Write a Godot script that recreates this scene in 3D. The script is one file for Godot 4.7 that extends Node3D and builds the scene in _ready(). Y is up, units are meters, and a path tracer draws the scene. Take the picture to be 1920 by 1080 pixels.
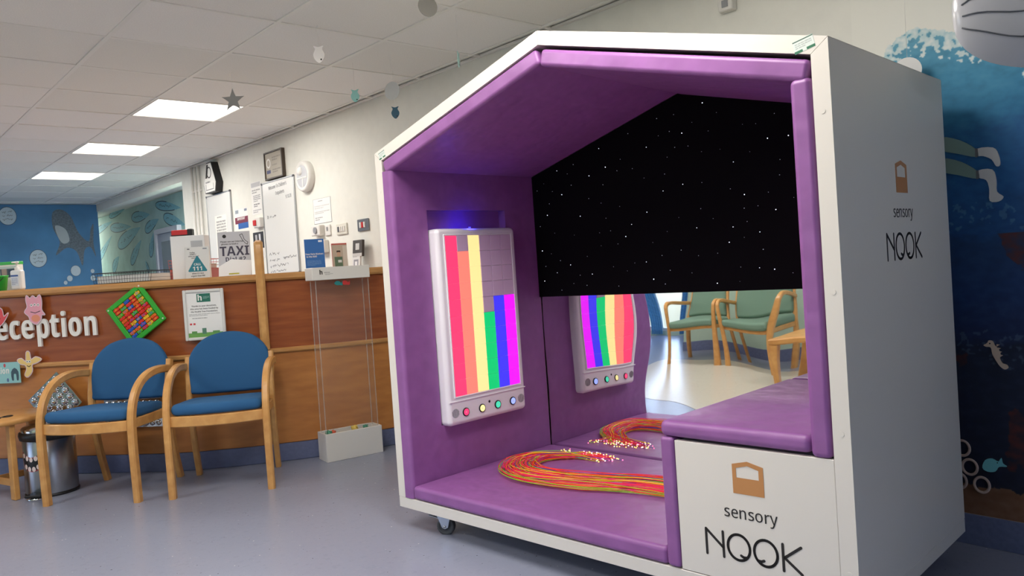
extends Node3D
# A waiting area with a purple padded sensory nook in front of a reception desk.
# World: y up, metres; x runs towards the long wall, -z runs along it into the distance.

const EYE := 1.1
const WALL_X := 3.0147
const CEIL := 2.3396
const GRID_X := 1.1348
const GRID_Z := -3.5418
const BACK_Z := -12.2
const DESK_LINE := [Vector2(-0.6, -7.4), Vector2(-0.1, -6.75), Vector2(0.35, -6.2), Vector2(0.801, -5.672), Vector2(1.084, -5.351), Vector2(1.514, -4.837), Vector2(1.735, -4.663), Vector2(1.944, -4.531), Vector2(2.196, -4.405), Vector2(2.45, -4.31), Vector2(2.75, -4.24), Vector2(3.0, -4.2)]

var M := {}
var names := {}
var rng := RandomNumberGenerator.new()
var desk_curve: Array = []
var sans: SystemFont
var sans_bold: SystemFont


func _ready() -> void:
	rng.seed = 7
	set_camera()
	set_world()
	make_materials()
	desk_curve = spline(DESK_LINE, 10)
	build_room()
	build_ceiling()
	build_lights()
	build_opposite_side()
	build_desk()
	build_nook()
	build_chairs()
	build_floor_items()
	build_desk_front_items()
	build_counter_items()
	build_wall_items()
	build_mural_items()
	build_ornaments()


func set_camera() -> void:
	var yaw := 0.7247
	var pitch := -0.0291
	var roll := -0.0642
	var ahead := Vector3(sin(yaw) * cos(pitch), sin(pitch), -cos(yaw) * cos(pitch))
	var r0 := Vector3(cos(yaw), 0, sin(yaw))
	var u0 := r0.cross(ahead)
	var right := r0 * cos(roll) + u0 * sin(roll)
	var up := -r0 * sin(roll) + u0 * cos(roll)
	var cam := Camera3D.new()
	cam.name = "camera"
	cam.fov = rad_to_deg(2.0 * atan(540.0 / 1461.21))
	cam.near = 0.05
	cam.far = 100.0
	cam.transform = Transform3D(Basis(right, up, -ahead), Vector3(0, EYE, 0))
	cam.current = true
	add_child(cam)


func set_world() -> void:
	var env := Environment.new()
	var sky := Sky.new()
	var sm := ProceduralSkyMaterial.new()
	sm.sky_top_color = Color(0.55, 0.68, 0.9)
	sm.sky_horizon_color = Color(0.85, 0.9, 0.96)
	sm.ground_horizon_color = Color(0.6, 0.62, 0.6)
	sm.ground_bottom_color = Color(0.35, 0.37, 0.35)
	sm.energy_multiplier = 9.0
	sky.sky_material = sm
	env.background_mode = Environment.BG_SKY
	env.sky = sky
	env.tonemap_mode = Environment.TONE_MAPPER_LINEAR
	env.tonemap_exposure = 0.95
	env.sdfgi_enabled = true
	env.ssao_enabled = true
	env.ssil_enabled = true
	var we := WorldEnvironment.new()
	we.name = "world_environment"
	we.environment = env
	add_child(we)


# ------------------------------------------------------------------ nodes

func numbered(called: String) -> String:
	if not names.has(called):
		names[called] = 0
		return called
	names[called] += 1
	return "%s_%03d" % [called, names[called]]


func thing(called: String, label: String, category: String, at := Vector3.ZERO, turn := 0.0, group := "") -> Node3D:
	var o := Node3D.new()
	o.name = numbered(called)
	add_child(o)
	o.position = at
	o.rotation.y = turn
	tag(o, label, category, group)
	return o


func tag(o: Node, label: String, category: String, group := "") -> void:
	o.set_meta("label", label)
	o.set_meta("category", category)
	if group != "":
		o.set_meta("group", group)


func part(parent: Node, called: String, mesh: Mesh, mat: Material, at := Vector3.ZERO, turn := Vector3.ZERO) -> MeshInstance3D:
	var o := MeshInstance3D.new()
	o.name = numbered(called) if parent == self else called
	o.mesh = mesh
	o.material_override = mat
	o.position = at
	o.rotation = turn
	parent.add_child(o, true)
	return o


func structure(called: String, mesh: Mesh, mat: Material, at := Vector3.ZERO, turn := Vector3.ZERO) -> MeshInstance3D:
	var o := part(self, called, mesh, mat, at, turn)
	o.set_meta("kind", "structure")
	return o


func copy(o: Node3D, label: String, at: Vector3, turn: float) -> Node3D:
	var c: Node3D = o.duplicate()
	c.name = numbered(String(o.name))
	add_child(c)
	c.position = at
	c.rotation.y = turn
	c.set_meta("label", label)
	return c


# ------------------------------------------------------------------ meshes

func tool() -> SurfaceTool:
	var st := SurfaceTool.new()
	st.begin(Mesh.PRIMITIVE_TRIANGLES)
	return st


func done(st: SurfaceTool) -> ArrayMesh:
	st.generate_normals()
	return st.commit()


func tri(st: SurfaceTool, a: Vector3, b: Vector3, c: Vector3) -> void:
	st.add_vertex(a)
	st.add_vertex(b)
	st.add_vertex(c)


func quad(st: SurfaceTool, a: Vector3, b: Vector3, c: Vector3, d: Vector3) -> void:
	tri(st, a, b, c)
	tri(st, a, c, d)


func convex_face(st: SurfaceTool, pts: Array, mid: Vector3) -> void:
	# winds a flat face so that it looks away from mid (front faces run clockwise)
	var n: Vector3 = (pts[1] - pts[0]).cross(pts[2] - pts[0])
	var c := Vector3.ZERO
	for p in pts:
		c += p
	c /= pts.size()
	var order := pts.duplicate()
	if n.dot(c - mid) > 0.0:
		order.reverse()
	for i in range(1, order.size() - 1):
		tri(st, order[0], order[i], order[i + 1])


func add_box(st: SurfaceTool, size: Vector3, at := Vector3.ZERO, r := 0.002, basis := Basis.IDENTITY) -> void:
	# a box with chamfered edges
	var h := size / 2.0
	r = minf(r, minf(h.x, minf(h.y, h.z)) * 0.6)
	var xf := Transform3D(basis, at)
	var vx := {}
	var vy := {}
	var vz := {}
	for sx in [-1, 1]:
		for sy in [-1, 1]:
			for sz in [-1, 1]:
				var k := Vector3i(sx, sy, sz)
				vx[k] = xf * Vector3(sx * h.x, sy * (h.y - r), sz * (h.z - r))
				vy[k] = xf * Vector3(sx * (h.x - r), sy * h.y, sz * (h.z - r))
				vz[k] = xf * Vector3(sx * (h.x - r), sy * (h.y - r), sz * h.z)
				convex_face(st, [vx[k], vy[k], vz[k]], at)
	for a in [-1, 1]:
		convex_face(st, [vx[Vector3i(a, -1, -1)], vx[Vector3i(a, 1, -1)], vx[Vector3i(a, 1, 1)], vx[Vector3i(a, -1, 1)]], at)
		convex_face(st, [vy[Vector3i(-1, a, -1)], vy[Vector3i(1, a, -1)], vy[Vector3i(1, a, 1)], vy[Vector3i(-1, a, 1)]], at)
		convex_face(st, [vz[Vector3i(-1, -1, a)], vz[Vector3i(1, -1, a)], vz[Vector3i(1, 1, a)], vz[Vector3i(-1, 1, a)]], at)
		for b in [-1, 1]:
			convex_face(st, [vx[Vector3i(a, b, -1)], vx[Vector3i(a, b, 1)], vy[Vector3i(a, b, 1)], vy[Vector3i(a, b, -1)]], at)
			convex_face(st, [vx[Vector3i(a, -1, b)], vx[Vector3i(a, 1, b)], vz[Vector3i(a, 1, b)], vz[Vector3i(a, -1, b)]], at)
			convex_face(st, [vy[Vector3i(-1, a, b)], vy[Vector3i(1, a, b)], vz[Vector3i(1, a, b)], vz[Vector3i(-1, a, b)]], at)


func box(x: float, y: float, z: float, r := 0.002) -> ArrayMesh:
	var st := tool()
	st.set_smooth_group(-1)
	add_box(st, Vector3(x, y, z), Vector3.ZERO, r)
	return done(st)


func span(a: Vector3, b: Vector3, r := 0.002) -> ArrayMesh:
	# a box between two corners
	var st := tool()
	st.set_smooth_group(-1)
	add_box(st, (b - a).abs(), (a + b) / 2.0, r)
	return done(st)


func soft_box(size: Vector3, r: float, seg := 3) -> ArrayMesh:
	# a box with round edges, for padding
	var h := size / 2.0
	r = minf(r, minf(h.x, minf(h.y, h.z)) * 0.98)
	var st := tool()
	var ax := []
	for k in 3:
		var l := []
		for i in seg + 1:
			l.append(-h[k] + r * (1.0 - cos(PI / 2 * i / seg)) if i < seg else -h[k] + r)
		var m := l.duplicate()
		m.reverse()
		for v in m:
			l.append(-v)
		ax.append(l)
	for f in 3:
		var u := (f + 1) % 3
		var v := (f + 2) % 3
		for s in [-1.0, 1.0]:
			var n: int = ax[u].size()
			var m: int = ax[v].size()
			for i in n - 1:
				for j in m - 1:
					var ps := []
					for c in [[i, j], [i + 1, j], [i + 1, j + 1], [i, j + 1]]:
						var p := Vector3.ZERO
						p[f] = s * h[f]
						p[u] = ax[u][c[0]]
						p[v] = ax[v][c[1]]
						ps.append(p)
					if s > 0:
						ps.reverse()
					for t in [[0, 1, 2], [0, 2, 3]]:
						for q in t:
							var p: Vector3 = ps[q]
							var inner := p.clamp(-(h - Vector3(r, r, r)), h - Vector3(r, r, r))
							var nn := (p - inner).normalized()
							st.set_normal(nn)
							st.add_vertex(inner + nn * r)
	return st.commit()


func slab(poly: PackedVector2Array, depth: float, z0 := 0.0) -> ArrayMesh:
	# a flat outline in xy given a thickness along z
	var st := tool()
	st.set_smooth_group(-1)
	add_slab(st, poly, depth, z0)
	return done(st)


func add_slab(st: SurfaceTool, poly: PackedVector2Array, depth: float, z0 := 0.0) -> void:
	if Geometry2D.is_polygon_clockwise(poly):
		poly = poly.duplicate()
		poly.reverse()
	var idx := Geometry2D.triangulate_polygon(poly)
	for i in range(0, idx.size(), 3):
		var a := poly[idx[i]]
		var b := poly[idx[i + 1]]
		var c := poly[idx[i + 2]]
		if (b - a).cross(c - a) > 0:
			var t := b
			b = c
			c = t
		tri(st, Vector3(a.x, a.y, z0 + depth), Vector3(b.x, b.y, z0 + depth), Vector3(c.x, c.y, z0 + depth))
		tri(st, Vector3(a.x, a.y, z0), Vector3(c.x, c.y, z0), Vector3(b.x, b.y, z0))
	for i in poly.size():
		var p := poly[i]
		var q := poly[(i + 1) % poly.size()]
		quad(st, Vector3(p.x, p.y, z0), Vector3(p.x, p.y, z0 + depth), Vector3(q.x, q.y, z0 + depth), Vector3(q.x, q.y, z0))


func add_ring(st: SurfaceTool, r0: float, r1: float, depth: float, at := Vector3.ZERO, n := 40) -> void:
	# a flat ring in xy
	for i in n:
		var a := TAU * i / n
		var b := TAU * (i + 1) / n
		var p := [Vector3(cos(a), sin(a), 0), Vector3(cos(b), sin(b), 0)]
		var f := Vector3(0, 0, depth)
		quad(st, at + p[0] * r0 + f, at + p[0] * r1 + f, at + p[1] * r1 + f, at + p[1] * r0 + f)
		quad(st, at + p[0] * r1 + f, at + p[0] * r1, at + p[1] * r1, at + p[1] * r1 + f)
		quad(st, at + p[0] * r0, at + p[0] * r0 + f, at + p[1] * r0 + f, at + p[1] * r0)


func lathe(profile: Array, seg := 36, arc := TAU) -> ArrayMesh:
	# profile of Vector2(radius, height) turned about y
	var st := tool()
	add_lathe(st, profile, seg, arc)
	return done(st)


func add_lathe(st: SurfaceTool, profile: Array, seg := 36, arc := TAU, xf := Transform3D.IDENTITY) -> void:
	for i in seg:
		var a := arc * i / seg
		var b := arc * (i + 1) / seg
		for k in profile.size() - 1:
			var p: Vector2 = profile[k]
			var q: Vector2 = profile[k + 1]
			var v := [Vector3(p.x * cos(a), p.y, p.x * sin(a)), Vector3(q.x * cos(a), q.y, q.x * sin(a)), Vector3(q.x * cos(b), q.y, q.x * sin(b)), Vector3(p.x * cos(b), p.y, p.x * sin(b))]
			if q.x > 1e-5:
				tri(st, xf * v[0], xf * v[1], xf * v[2])
			if p.x > 1e-5:
				tri(st, xf * v[0], xf * v[2], xf * v[3])


func add_tube(st: SurfaceTool, path: Array, r: float, sides := 8, caps := true) -> void:
	var rings := []
	var side := Vector3.ZERO
	for i in path.size():
		var d: Vector3 = (path[mini(i + 1, path.size() - 1)] - path[maxi(i - 1, 0)]).normalized()
		if i == 0:
			side = d.cross(Vector3.UP if absf(d.y) < 0.9 else Vector3.RIGHT).normalized()
		else:
			side = (side - d * side.dot(d)).normalized()
		var up := side.cross(d)
		var ring := []
		for k in sides:
			var a := TAU * k / sides
			ring.append(path[i] + (side * cos(a) + up * sin(a)) * r)
		rings.append(ring)
	for i in path.size() - 1:
		for k in sides:
			var n := (k + 1) % sides
			quad(st, rings[i][k], rings[i][n], rings[i + 1][n], rings[i + 1][k])
	if caps:
		for k in range(1, sides - 1):
			tri(st, rings[0][0], rings[0][k + 1], rings[0][k])
			var e: Array = rings[path.size() - 1]
			tri(st, e[0], e[k], e[k + 1])


func tube(path: Array, r: float, sides := 8) -> ArrayMesh:
	var st := tool()
	add_tube(st, path, r, sides)
	return done(st)


func add_bar(st: SurfaceTool, path: Array, across: Vector3, w: float, t: float, bevel := 0.006) -> void:
	# a bent bar of rectangular section: w along across, t square to path and across
	var rings := []
	for i in path.size():
		var d: Vector3 = (path[mini(i + 1, path.size() - 1)] - path[maxi(i - 1, 0)]).normalized()
		var u := (across - d * across.dot(d)).normalized()
		var v := d.cross(u)
		var ring := []
		for c in [[1, 1, 0], [1, 1, 1], [-1, 1, 1], [-1, 1, 0], [-1, -1, 0], [-1, -1, 1], [1, -1, 1], [1, -1, 0]]:
			var x: float = w / 2 - (bevel if c[2] == 1 else 0.0)
			var y: float = t / 2 - (bevel if c[2] == 0 else 0.0)
			ring.append(path[i] + u * c[0] * x + v * c[1] * y)
		rings.append(ring)
	for i in path.size() - 1:
		for k in 8:
			var n := (k + 1) % 8
			quad(st, rings[i][k], rings[i][n], rings[i + 1][n], rings[i + 1][k])
	for k in range(1, 7):
		tri(st, rings[0][0], rings[0][k + 1], rings[0][k])
		var e: Array = rings[path.size() - 1]
		tri(st, e[0], e[k], e[k + 1])


func bar(path: Array, across: Vector3, w: float, t: float, bevel := 0.006) -> ArrayMesh:
	var st := tool()
	st.set_smooth_group(-1)
	add_bar(st, path, across, w, t, bevel)
	return done(st)


func pillow(outline: Array, thick: float, r: float, bend := 0.0, crown := 0.0) -> ArrayMesh:
	# an upholstered pad: outline in xy, thickness along z with round rims, crowned front, bent about y
	var mid := Vector2.ZERO
	for p in outline:
		mid += p
	mid /= outline.size()
	var size := 0.0
	for p in outline:
		size = maxf(size, (p - mid).length())
	var rings := []
	var steps := [[-1.0, 0.0], [-1.0, 0.45], [-1.0, 0.8], [-1.0, 1.0]]
	for k in range(1, 6):
		var a := -PI / 2 + PI * k / 6
		steps.append([sin(a), 2.0 + cos(a)])
	steps.append_array([[1.0, 1.0], [1.0, 0.8], [1.0, 0.45], [1.0, 0.0]])
	for s in steps:
		var ring := []
		for p in outline:
			var out: Vector2 = (p - mid).normalized()
			var q: Vector2
			if s[1] <= 1.0:
				q = mid + (p - mid - out * r) * s[1]
			else:
				q = p - out * r * (3.0 - s[1])
			var z: float = s[0] * thick / 2
			if s[0] > 0 and s[1] <= 1.0:
				z += crown * (1.0 - s[1] * s[1])
			z += bend * pow((q.x - mid.x) / size, 2)
			ring.append(Vector3(q.x, q.y, z))
		rings.append(ring)
	var st := tool()
	var n := outline.size()
	for i in rings.size() - 1:
		for k in n:
			var m := (k + 1) % n
			if i == 0:
				tri(st, rings[0][k], rings[1][m], rings[1][k])
			elif i == rings.size() - 2:
				tri(st, rings[i][k], rings[i][m], rings[i + 1][k])
			else:
				quad(st, rings[i][k], rings[i][m], rings[i + 1][m], rings[i + 1][k])
	return done(st)


func blob(outline: Array, n := 6) -> PackedVector2Array:
	# a closed smooth outline through the points
	var out := PackedVector2Array()
	var m := outline.size()
	for i in m:
		for k in n:
			out.append(cat(outline[(i - 1 + m) % m], outline[i], outline[(i + 1) % m], outline[(i + 2) % m], float(k) / n))
	return out


func cat(a: Variant, b: Variant, c: Variant, d: Variant, t: float) -> Variant:
	return (b * 2.0 + (c - a) * t + (a * 2.0 - b * 5.0 + c * 4.0 - d) * t * t + (b * 3.0 - a - c * 3.0 + d) * t * t * t) * 0.5


func spline(pts: Array, n: int) -> Array:
	var out := []
	for i in pts.size() - 1:
		for k in n:
			out.append(cat(pts[maxi(i - 1, 0)], pts[i], pts[i + 1], pts[mini(i + 2, pts.size() - 1)], float(k) / n))
	out.append(pts[pts.size() - 1])
	return out


func disc_outline(rx: float, ry: float, n := 28, at := Vector2.ZERO) -> PackedVector2Array:
	var out := PackedVector2Array()
	for i in n:
		out.append(at + Vector2(cos(TAU * i / n) * rx, sin(TAU * i / n) * ry))
	return out


func rect(x0: float, y0: float, x1: float, y1: float) -> PackedVector2Array:
	return PackedVector2Array([Vector2(x0, y0), Vector2(x1, y0), Vector2(x1, y1), Vector2(x0, y1)])


func sheet(w: float, h: float, t := 0.001) -> ArrayMesh:
	# a thin board with a printed front: uv covers the face; origin at its centre, back at z = 0
	var st := tool()
	st.set_smooth_group(-1)
	var x := w / 2
	var y := h / 2
	var f := [Vector3(-x, y, t), Vector3(x, y, t), Vector3(x, -y, t), Vector3(-x, -y, t)]
	var uv := [Vector2(0, 0), Vector2(1, 0), Vector2(1, 1), Vector2(0, 1)]
	for i in [0, 1, 2, 0, 2, 3]:
		st.set_uv(uv[i])
		st.add_vertex(f[i])
	st.set_uv(Vector2(0.01, 0.01))
	for i in 4:
		var a: Vector3 = f[i]
		var b: Vector3 = f[(i + 1) % 4]
		quad(st, b, a, Vector3(a.x, a.y, 0), Vector3(b.x, b.y, 0))
	quad(st, Vector3(-x, -y, 0), Vector3(x, -y, 0), Vector3(x, y, 0), Vector3(-x, y, 0))
	return done(st)


func strokes(lines: Array, width: float, depth := 0.0006) -> ArrayMesh:
	# flat pen strokes in xy with round ends
	var st := tool()
	st.set_smooth_group(-1)
	for l in lines:
		for i in l.size() - 1:
			var a: Vector2 = l[i]
			var b: Vector2 = l[i + 1]
			var d := (b - a).normalized() * width / 2
			if d == Vector2.ZERO:
				continue
			var o := PackedVector2Array()
			var base := d.angle()
			for k in 5:
				o.append(b + Vector2.from_angle(base - PI / 2 + PI * k / 4) * width / 2)
			for k in 5:
				o.append(a + Vector2.from_angle(base + PI / 2 + PI * k / 4) * width / 2)
			add_slab(st, o, depth)
	return done(st)


func scribble(w: float, h: float, seed_n: int) -> Array:
	# an illegible run of handwriting
	var r := RandomNumberGenerator.new()
	r.seed = seed_n
	var out := []
	var line := []
	var x := 0.0
	while x < w:
		if r.randf() < 0.12 and line.size() > 3:
			out.append(line)
			line = []
			x += h * 0.7
		line.append(Vector2(x, r.randf_range(-0.5, 0.5) * h * (1.8 if r.randf() < 0.15 else 1.0)))
		x += h * r.randf_range(0.25, 0.5)
	if line.size() > 1:
		out.append(line)
	return out


func lettering(parent: Node, what: String, cap: float, mat: Material, at: Vector3, depth := 0.0008, bold := false, squeeze := 1.0, turn := Vector3.ZERO) -> MeshInstance3D:
	# print on a face: cap is the height of a capital letter; at is the middle of the line
	var t := TextMesh.new()
	t.text = what
	t.font = sans_bold if bold else sans
	t.font_size = 48
	t.pixel_size = cap / 34.0
	t.depth = depth
	t.curve_step = 1.0
	var o := part(parent, "lettering", t, mat, at + Vector3(0, 0, depth / 2), turn)
	o.scale = Vector3(squeeze, 1, 1)
	return o


# ------------------------------------------------------------------ materials

func mat(color: Color, rough := 0.6, metal := 0.0, spec := 0.5) -> StandardMaterial3D:
	var m := StandardMaterial3D.new()
	m.albedo_color = color
	m.roughness = rough
	m.metallic = metal
	m.metallic_specular = spec
	return m


func rgb(r: int, g: int, b: int) -> Color:
	return Color(r / 255.0, g / 255.0, b / 255.0)


func noise(freq: float, octaves := 4, seed_n := 1) -> FastNoiseLite:
	var f := FastNoiseLite.new()
	f.noise_type = FastNoiseLite.TYPE_SIMPLEX_SMOOTH
	f.frequency = freq
	f.fractal_octaves = octaves
	f.seed = seed_n
	return f


func noise_tex(size: int, freq: float, c0: Color, c1: Color, octaves := 4, seed_n := 1) -> NoiseTexture2D:
	var t := NoiseTexture2D.new()
	t.width = size
	t.height = size
	t.seamless = true
	t.noise = noise(freq, octaves, seed_n)
	var g := Gradient.new()
	g.set_color(0, c0)
	g.set_color(1, c1)
	t.color_ramp = g
	return t


func grainy(m: StandardMaterial3D, scale: Vector3, spread := 0.08, freq := 0.02, seed_n := 1, world := false) -> StandardMaterial3D:
	# a mottled tint over the base colour
	m.albedo_texture = noise_tex(256, freq, Color(1 - spread, 1 - spread, 1 - spread), Color(1, 1, 1), 4, seed_n)
	m.uv1_triplanar = true
	m.uv1_world_triplanar = world
	m.uv1_scale = scale
	return m


func wood(base: Color, dark: Color, scale: Vector3, rough := 0.4, seed_n := 3, world := false) -> StandardMaterial3D:
	var m := mat(Color.WHITE, rough)
	m.albedo_texture = noise_tex(512, 0.018, dark, base, 5, seed_n)
	m.uv1_triplanar = true
	m.uv1_world_triplanar = world
	m.uv1_scale = scale
	return m


func glow(color: Color, strength: float) -> StandardMaterial3D:
	var m := mat(color, 0.5)
	m.emission_enabled = true
	m.emission = color
	m.emission_energy_multiplier = strength
	return m


func printed(w: int, h: int, paper: Color, marks: Array, rough := 0.5) -> StandardMaterial3D:
	# flat print: marks are [x0, y0, x1, y1, colour] in fractions of the page, or a run of text lines [x0, y0, x1, y1, colour, rows]
	var im := Image.create(w, h, false, Image.FORMAT_RGB8)
	im.fill(paper)
	var r := RandomNumberGenerator.new()
	r.seed = w * 31 + h + marks.size()
	for k in marks:
		var x0 := int(k[0] * w)
		var y0 := int(k[1] * h)
		var x1 := int(k[2] * w)
		var y1 := int(k[3] * h)
		if k.size() == 5:
			im.fill_rect(Rect2i(x0, y0, maxi(x1 - x0, 1), maxi(y1 - y0, 1)), k[4])
			continue
		var rows: int = k[5]
		var step := float(y1 - y0) / rows
		for n in rows:
			var x := x0
			var stop := x1 if n < rows - 1 else x0 + int((x1 - x0) * 0.6)
			while x < stop:
				var l := int(step * r.randf_range(0.8, 2.6))
				var top := y0 + int(step * n + step * 0.2)
				var bottom := y0 + int(step * n + step * 0.72)
				var p := x
				while p < mini(x + l, stop):
					im.fill_rect(Rect2i(p, top + (0 if r.randf() < 0.3 else int(step * 0.12)), maxi(1, int(step * 0.18)), maxi(1, bottom - top)), k[4])
					p += maxi(2, int(step * 0.3))
				x += l + maxi(2, int(step * 0.35))
	var m := mat(Color.WHITE, rough)
	m.albedo_texture = ImageTexture.create_from_image(im)
	return m


func make_materials() -> void:
	sans = SystemFont.new()
	sans.font_names = PackedStringArray(["Droid Sans"])
	sans_bold = SystemFont.new()
	sans_bold.font_names = PackedStringArray(["Droid Sans"])
	sans_bold.font_weight = 700
	M.wall = grainy(mat(rgb(236, 236, 228), 0.75), Vector3(1.2, 1.2, 1.2), 0.02, 0.03, 5, true)
	M.wall_blue = grainy(mat(rgb(78, 138, 190), 0.7), Vector3(0.5, 0.5, 0.5), 0.14, 0.012, 8, true)
	M.wall_teal = grainy(mat(rgb(163, 196, 192), 0.75), Vector3(0.6, 0.6, 0.6), 0.1, 0.015, 9, true)
	M.wall_green = grainy(mat(rgb(186, 208, 190), 0.75), Vector3(0.8, 0.8, 0.8), 0.05, 0.02, 4, true)
	M.skirting = grainy(mat(rgb(112, 122, 158), 0.45), Vector3(3, 3, 3), 0.12, 0.05, 6, true)
	M.floor = vinyl_floor(rgb(144, 149, 168), 11)
	M.floor_cream = vinyl_floor(rgb(206, 198, 184), 12)
	M.tile = grainy(mat(rgb(243, 242, 238), 0.9), Vector3(4, 4, 4), 0.05, 0.12, 2)
	M.tile_b = grainy(mat(rgb(246, 245, 242), 0.9), Vector3(4, 4, 4), 0.05, 0.12, 3)
	M.tile_c = grainy(mat(rgb(239, 238, 233), 0.9), Vector3(4, 4, 4), 0.05, 0.12, 4)
	M.tbar = mat(rgb(236, 235, 230), 0.5)
	M.diffuser = glow(rgb(255, 250, 238), 3.0)
	M.white = mat(rgb(228, 226, 221), 0.4)
	M.panel_white = mat(rgb(242, 238, 242), 0.35)
	M.paper = mat(rgb(238, 238, 234), 0.7)
	M.black = mat(rgb(24, 24, 26), 0.45)
	M.ink = mat(rgb(30, 26, 24), 0.6)
	M.grey_ink = mat(rgb(95, 98, 104), 0.6)
	M.chrome = mat(rgb(200, 202, 205), 0.18, 1.0)
	M.steel = mat(rgb(172, 175, 180), 0.32, 1.0)
	M.silver = mat(rgb(214, 216, 220), 0.08, 1.0)
	M.grey = mat(rgb(150, 152, 156), 0.5)
	M.red = mat(rgb(205, 40, 45), 0.4)
	M.beech = wood(rgb(222, 170, 104), rgb(196, 140, 78), Vector3(1.3, 1.3, 1.3), 0.34, 3)
	M.beech_rail = wood(rgb(208, 158, 98), rgb(180, 126, 70), Vector3(0.8, 4.0, 0.8), 0.36, 13, true)
	M.desk_low = wood(rgb(206, 140, 74), rgb(172, 108, 54), Vector3(0.45, 1.6, 0.45), 0.34, 21, true)
	M.desk_high = wood(rgb(176, 102, 56), rgb(132, 66, 34), Vector3(0.35, 2.6, 0.35), 0.28, 22, true)
	M.blue_cloth = cloth(rgb(54, 104, 152))
	M.green_cloth = cloth(rgb(128, 158, 140))
	M.vinyl = padding(rgb(150, 94, 159))
	M.nook_white = mat(rgb(226, 220, 211), 0.38)
	M.mirror = mat(rgb(238, 240, 240), 0.015, 1.0)
	M.star_cloth = grainy(mat(rgb(17, 15, 20), 0.95, 0.0, 0.2), Vector3(30, 30, 30), 0.4, 0.2, 4)
	M.bronze = mat(rgb(190, 132, 78), 0.45)
	M.rubber = mat(rgb(70, 72, 75), 0.6)
	M.acrylic = mat(Color(0.93, 0.95, 0.95, 0.015), 0.03, 0.0, 0.16)
	M.acrylic.transparency = BaseMaterial3D.TRANSPARENCY_ALPHA
	M.pane_edge = mat(Color(0.86, 0.88, 0.86, 0.2), 0.2)
	M.pane_edge.transparency = BaseMaterial3D.TRANSPARENCY_ALPHA
	M.pane = mat(Color(0.9, 0.95, 0.97, 0.06), 0.02)
	M.pane.transparency = BaseMaterial3D.TRANSPARENCY_ALPHA
	M.curtain = grainy(mat(rgb(120, 172, 200), 0.9), Vector3(3, 3, 3), 0.25, 0.04, 7)
	M.curtain.backlight_enabled = true
	M.curtain.backlight = rgb(110, 160, 190)


func cloth(c: Color) -> StandardMaterial3D:
	var m := grainy(mat(c, 0.85, 0.0, 0.3), Vector3(14, 14, 14), 0.14, 0.25, 17)
	m.heightmap_enabled = true
	m.heightmap_scale = 0.04
	m.heightmap_texture = noise_tex(256, 0.3, Color.BLACK, Color.WHITE, 2, 18)
	m.rim_enabled = true
	m.rim = 0.25
	m.rim_tint = 0.6
	return m


func padding(c: Color) -> StandardMaterial3D:
	var m := grainy(mat(c, 0.42), Vector3(2, 2, 2), 0.07, 0.02, 31)
	m.heightmap_enabled = true
	m.heightmap_scale = 0.35
	m.heightmap_texture = noise_tex(256, 0.012, Color.BLACK, Color.WHITE, 3, 33)
	return m


func vinyl_floor(c: Color, seed_n: int) -> StandardMaterial3D:
	# sheet vinyl with scattered dark and pale flecks
	var n := 1024
	var im := Image.create(n, n, false, Image.FORMAT_RGB8)
	im.fill(c)
	var r := RandomNumberGenerator.new()
	r.seed = seed_n
	for i in 4000:
		var x := r.randi_range(0, n - 3)
		var y := r.randi_range(0, n - 3)
		var soft := c.lerp(Color.BLACK if r.randf() < 0.5 else Color.WHITE, r.randf_range(0.008, 0.022))
		im.fill_rect(Rect2i(x, y, r.randi_range(2, 12), r.randi_range(2, 10)), soft)
	for i in 9000:
		var x := r.randi_range(0, n - 1)
		var y := r.randi_range(0, n - 1)
		im.set_pixel(x, y, c.lerp(Color.BLACK if r.randf() < 0.5 else Color.WHITE, 0.12))
	for i in 260:
		var x := r.randi_range(0, n - 3)
		var y := r.randi_range(0, n - 3)
		var k := r.randf()
		var fleck := rgb(42, 44, 56) if k < 0.55 else rgb(222, 222, 224)
		im.fill_rect(Rect2i(x, y, r.randi_range(1, 3), r.randi_range(1, 2)), fleck)
	var m := mat(Color.WHITE, 0.27)
	m.albedo_texture = ImageTexture.create_from_image(im)
	m.uv1_triplanar = true
	m.uv1_world_triplanar = true
	m.uv1_scale = Vector3(0.5, 0.5, 0.5)
	m.heightmap_enabled = true
	m.heightmap_scale = 0.05
	m.heightmap_texture = noise_tex(512, 0.02, Color.BLACK, Color.WHITE, 4, seed_n)
	return m


# ------------------------------------------------------------------ the setting

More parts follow.
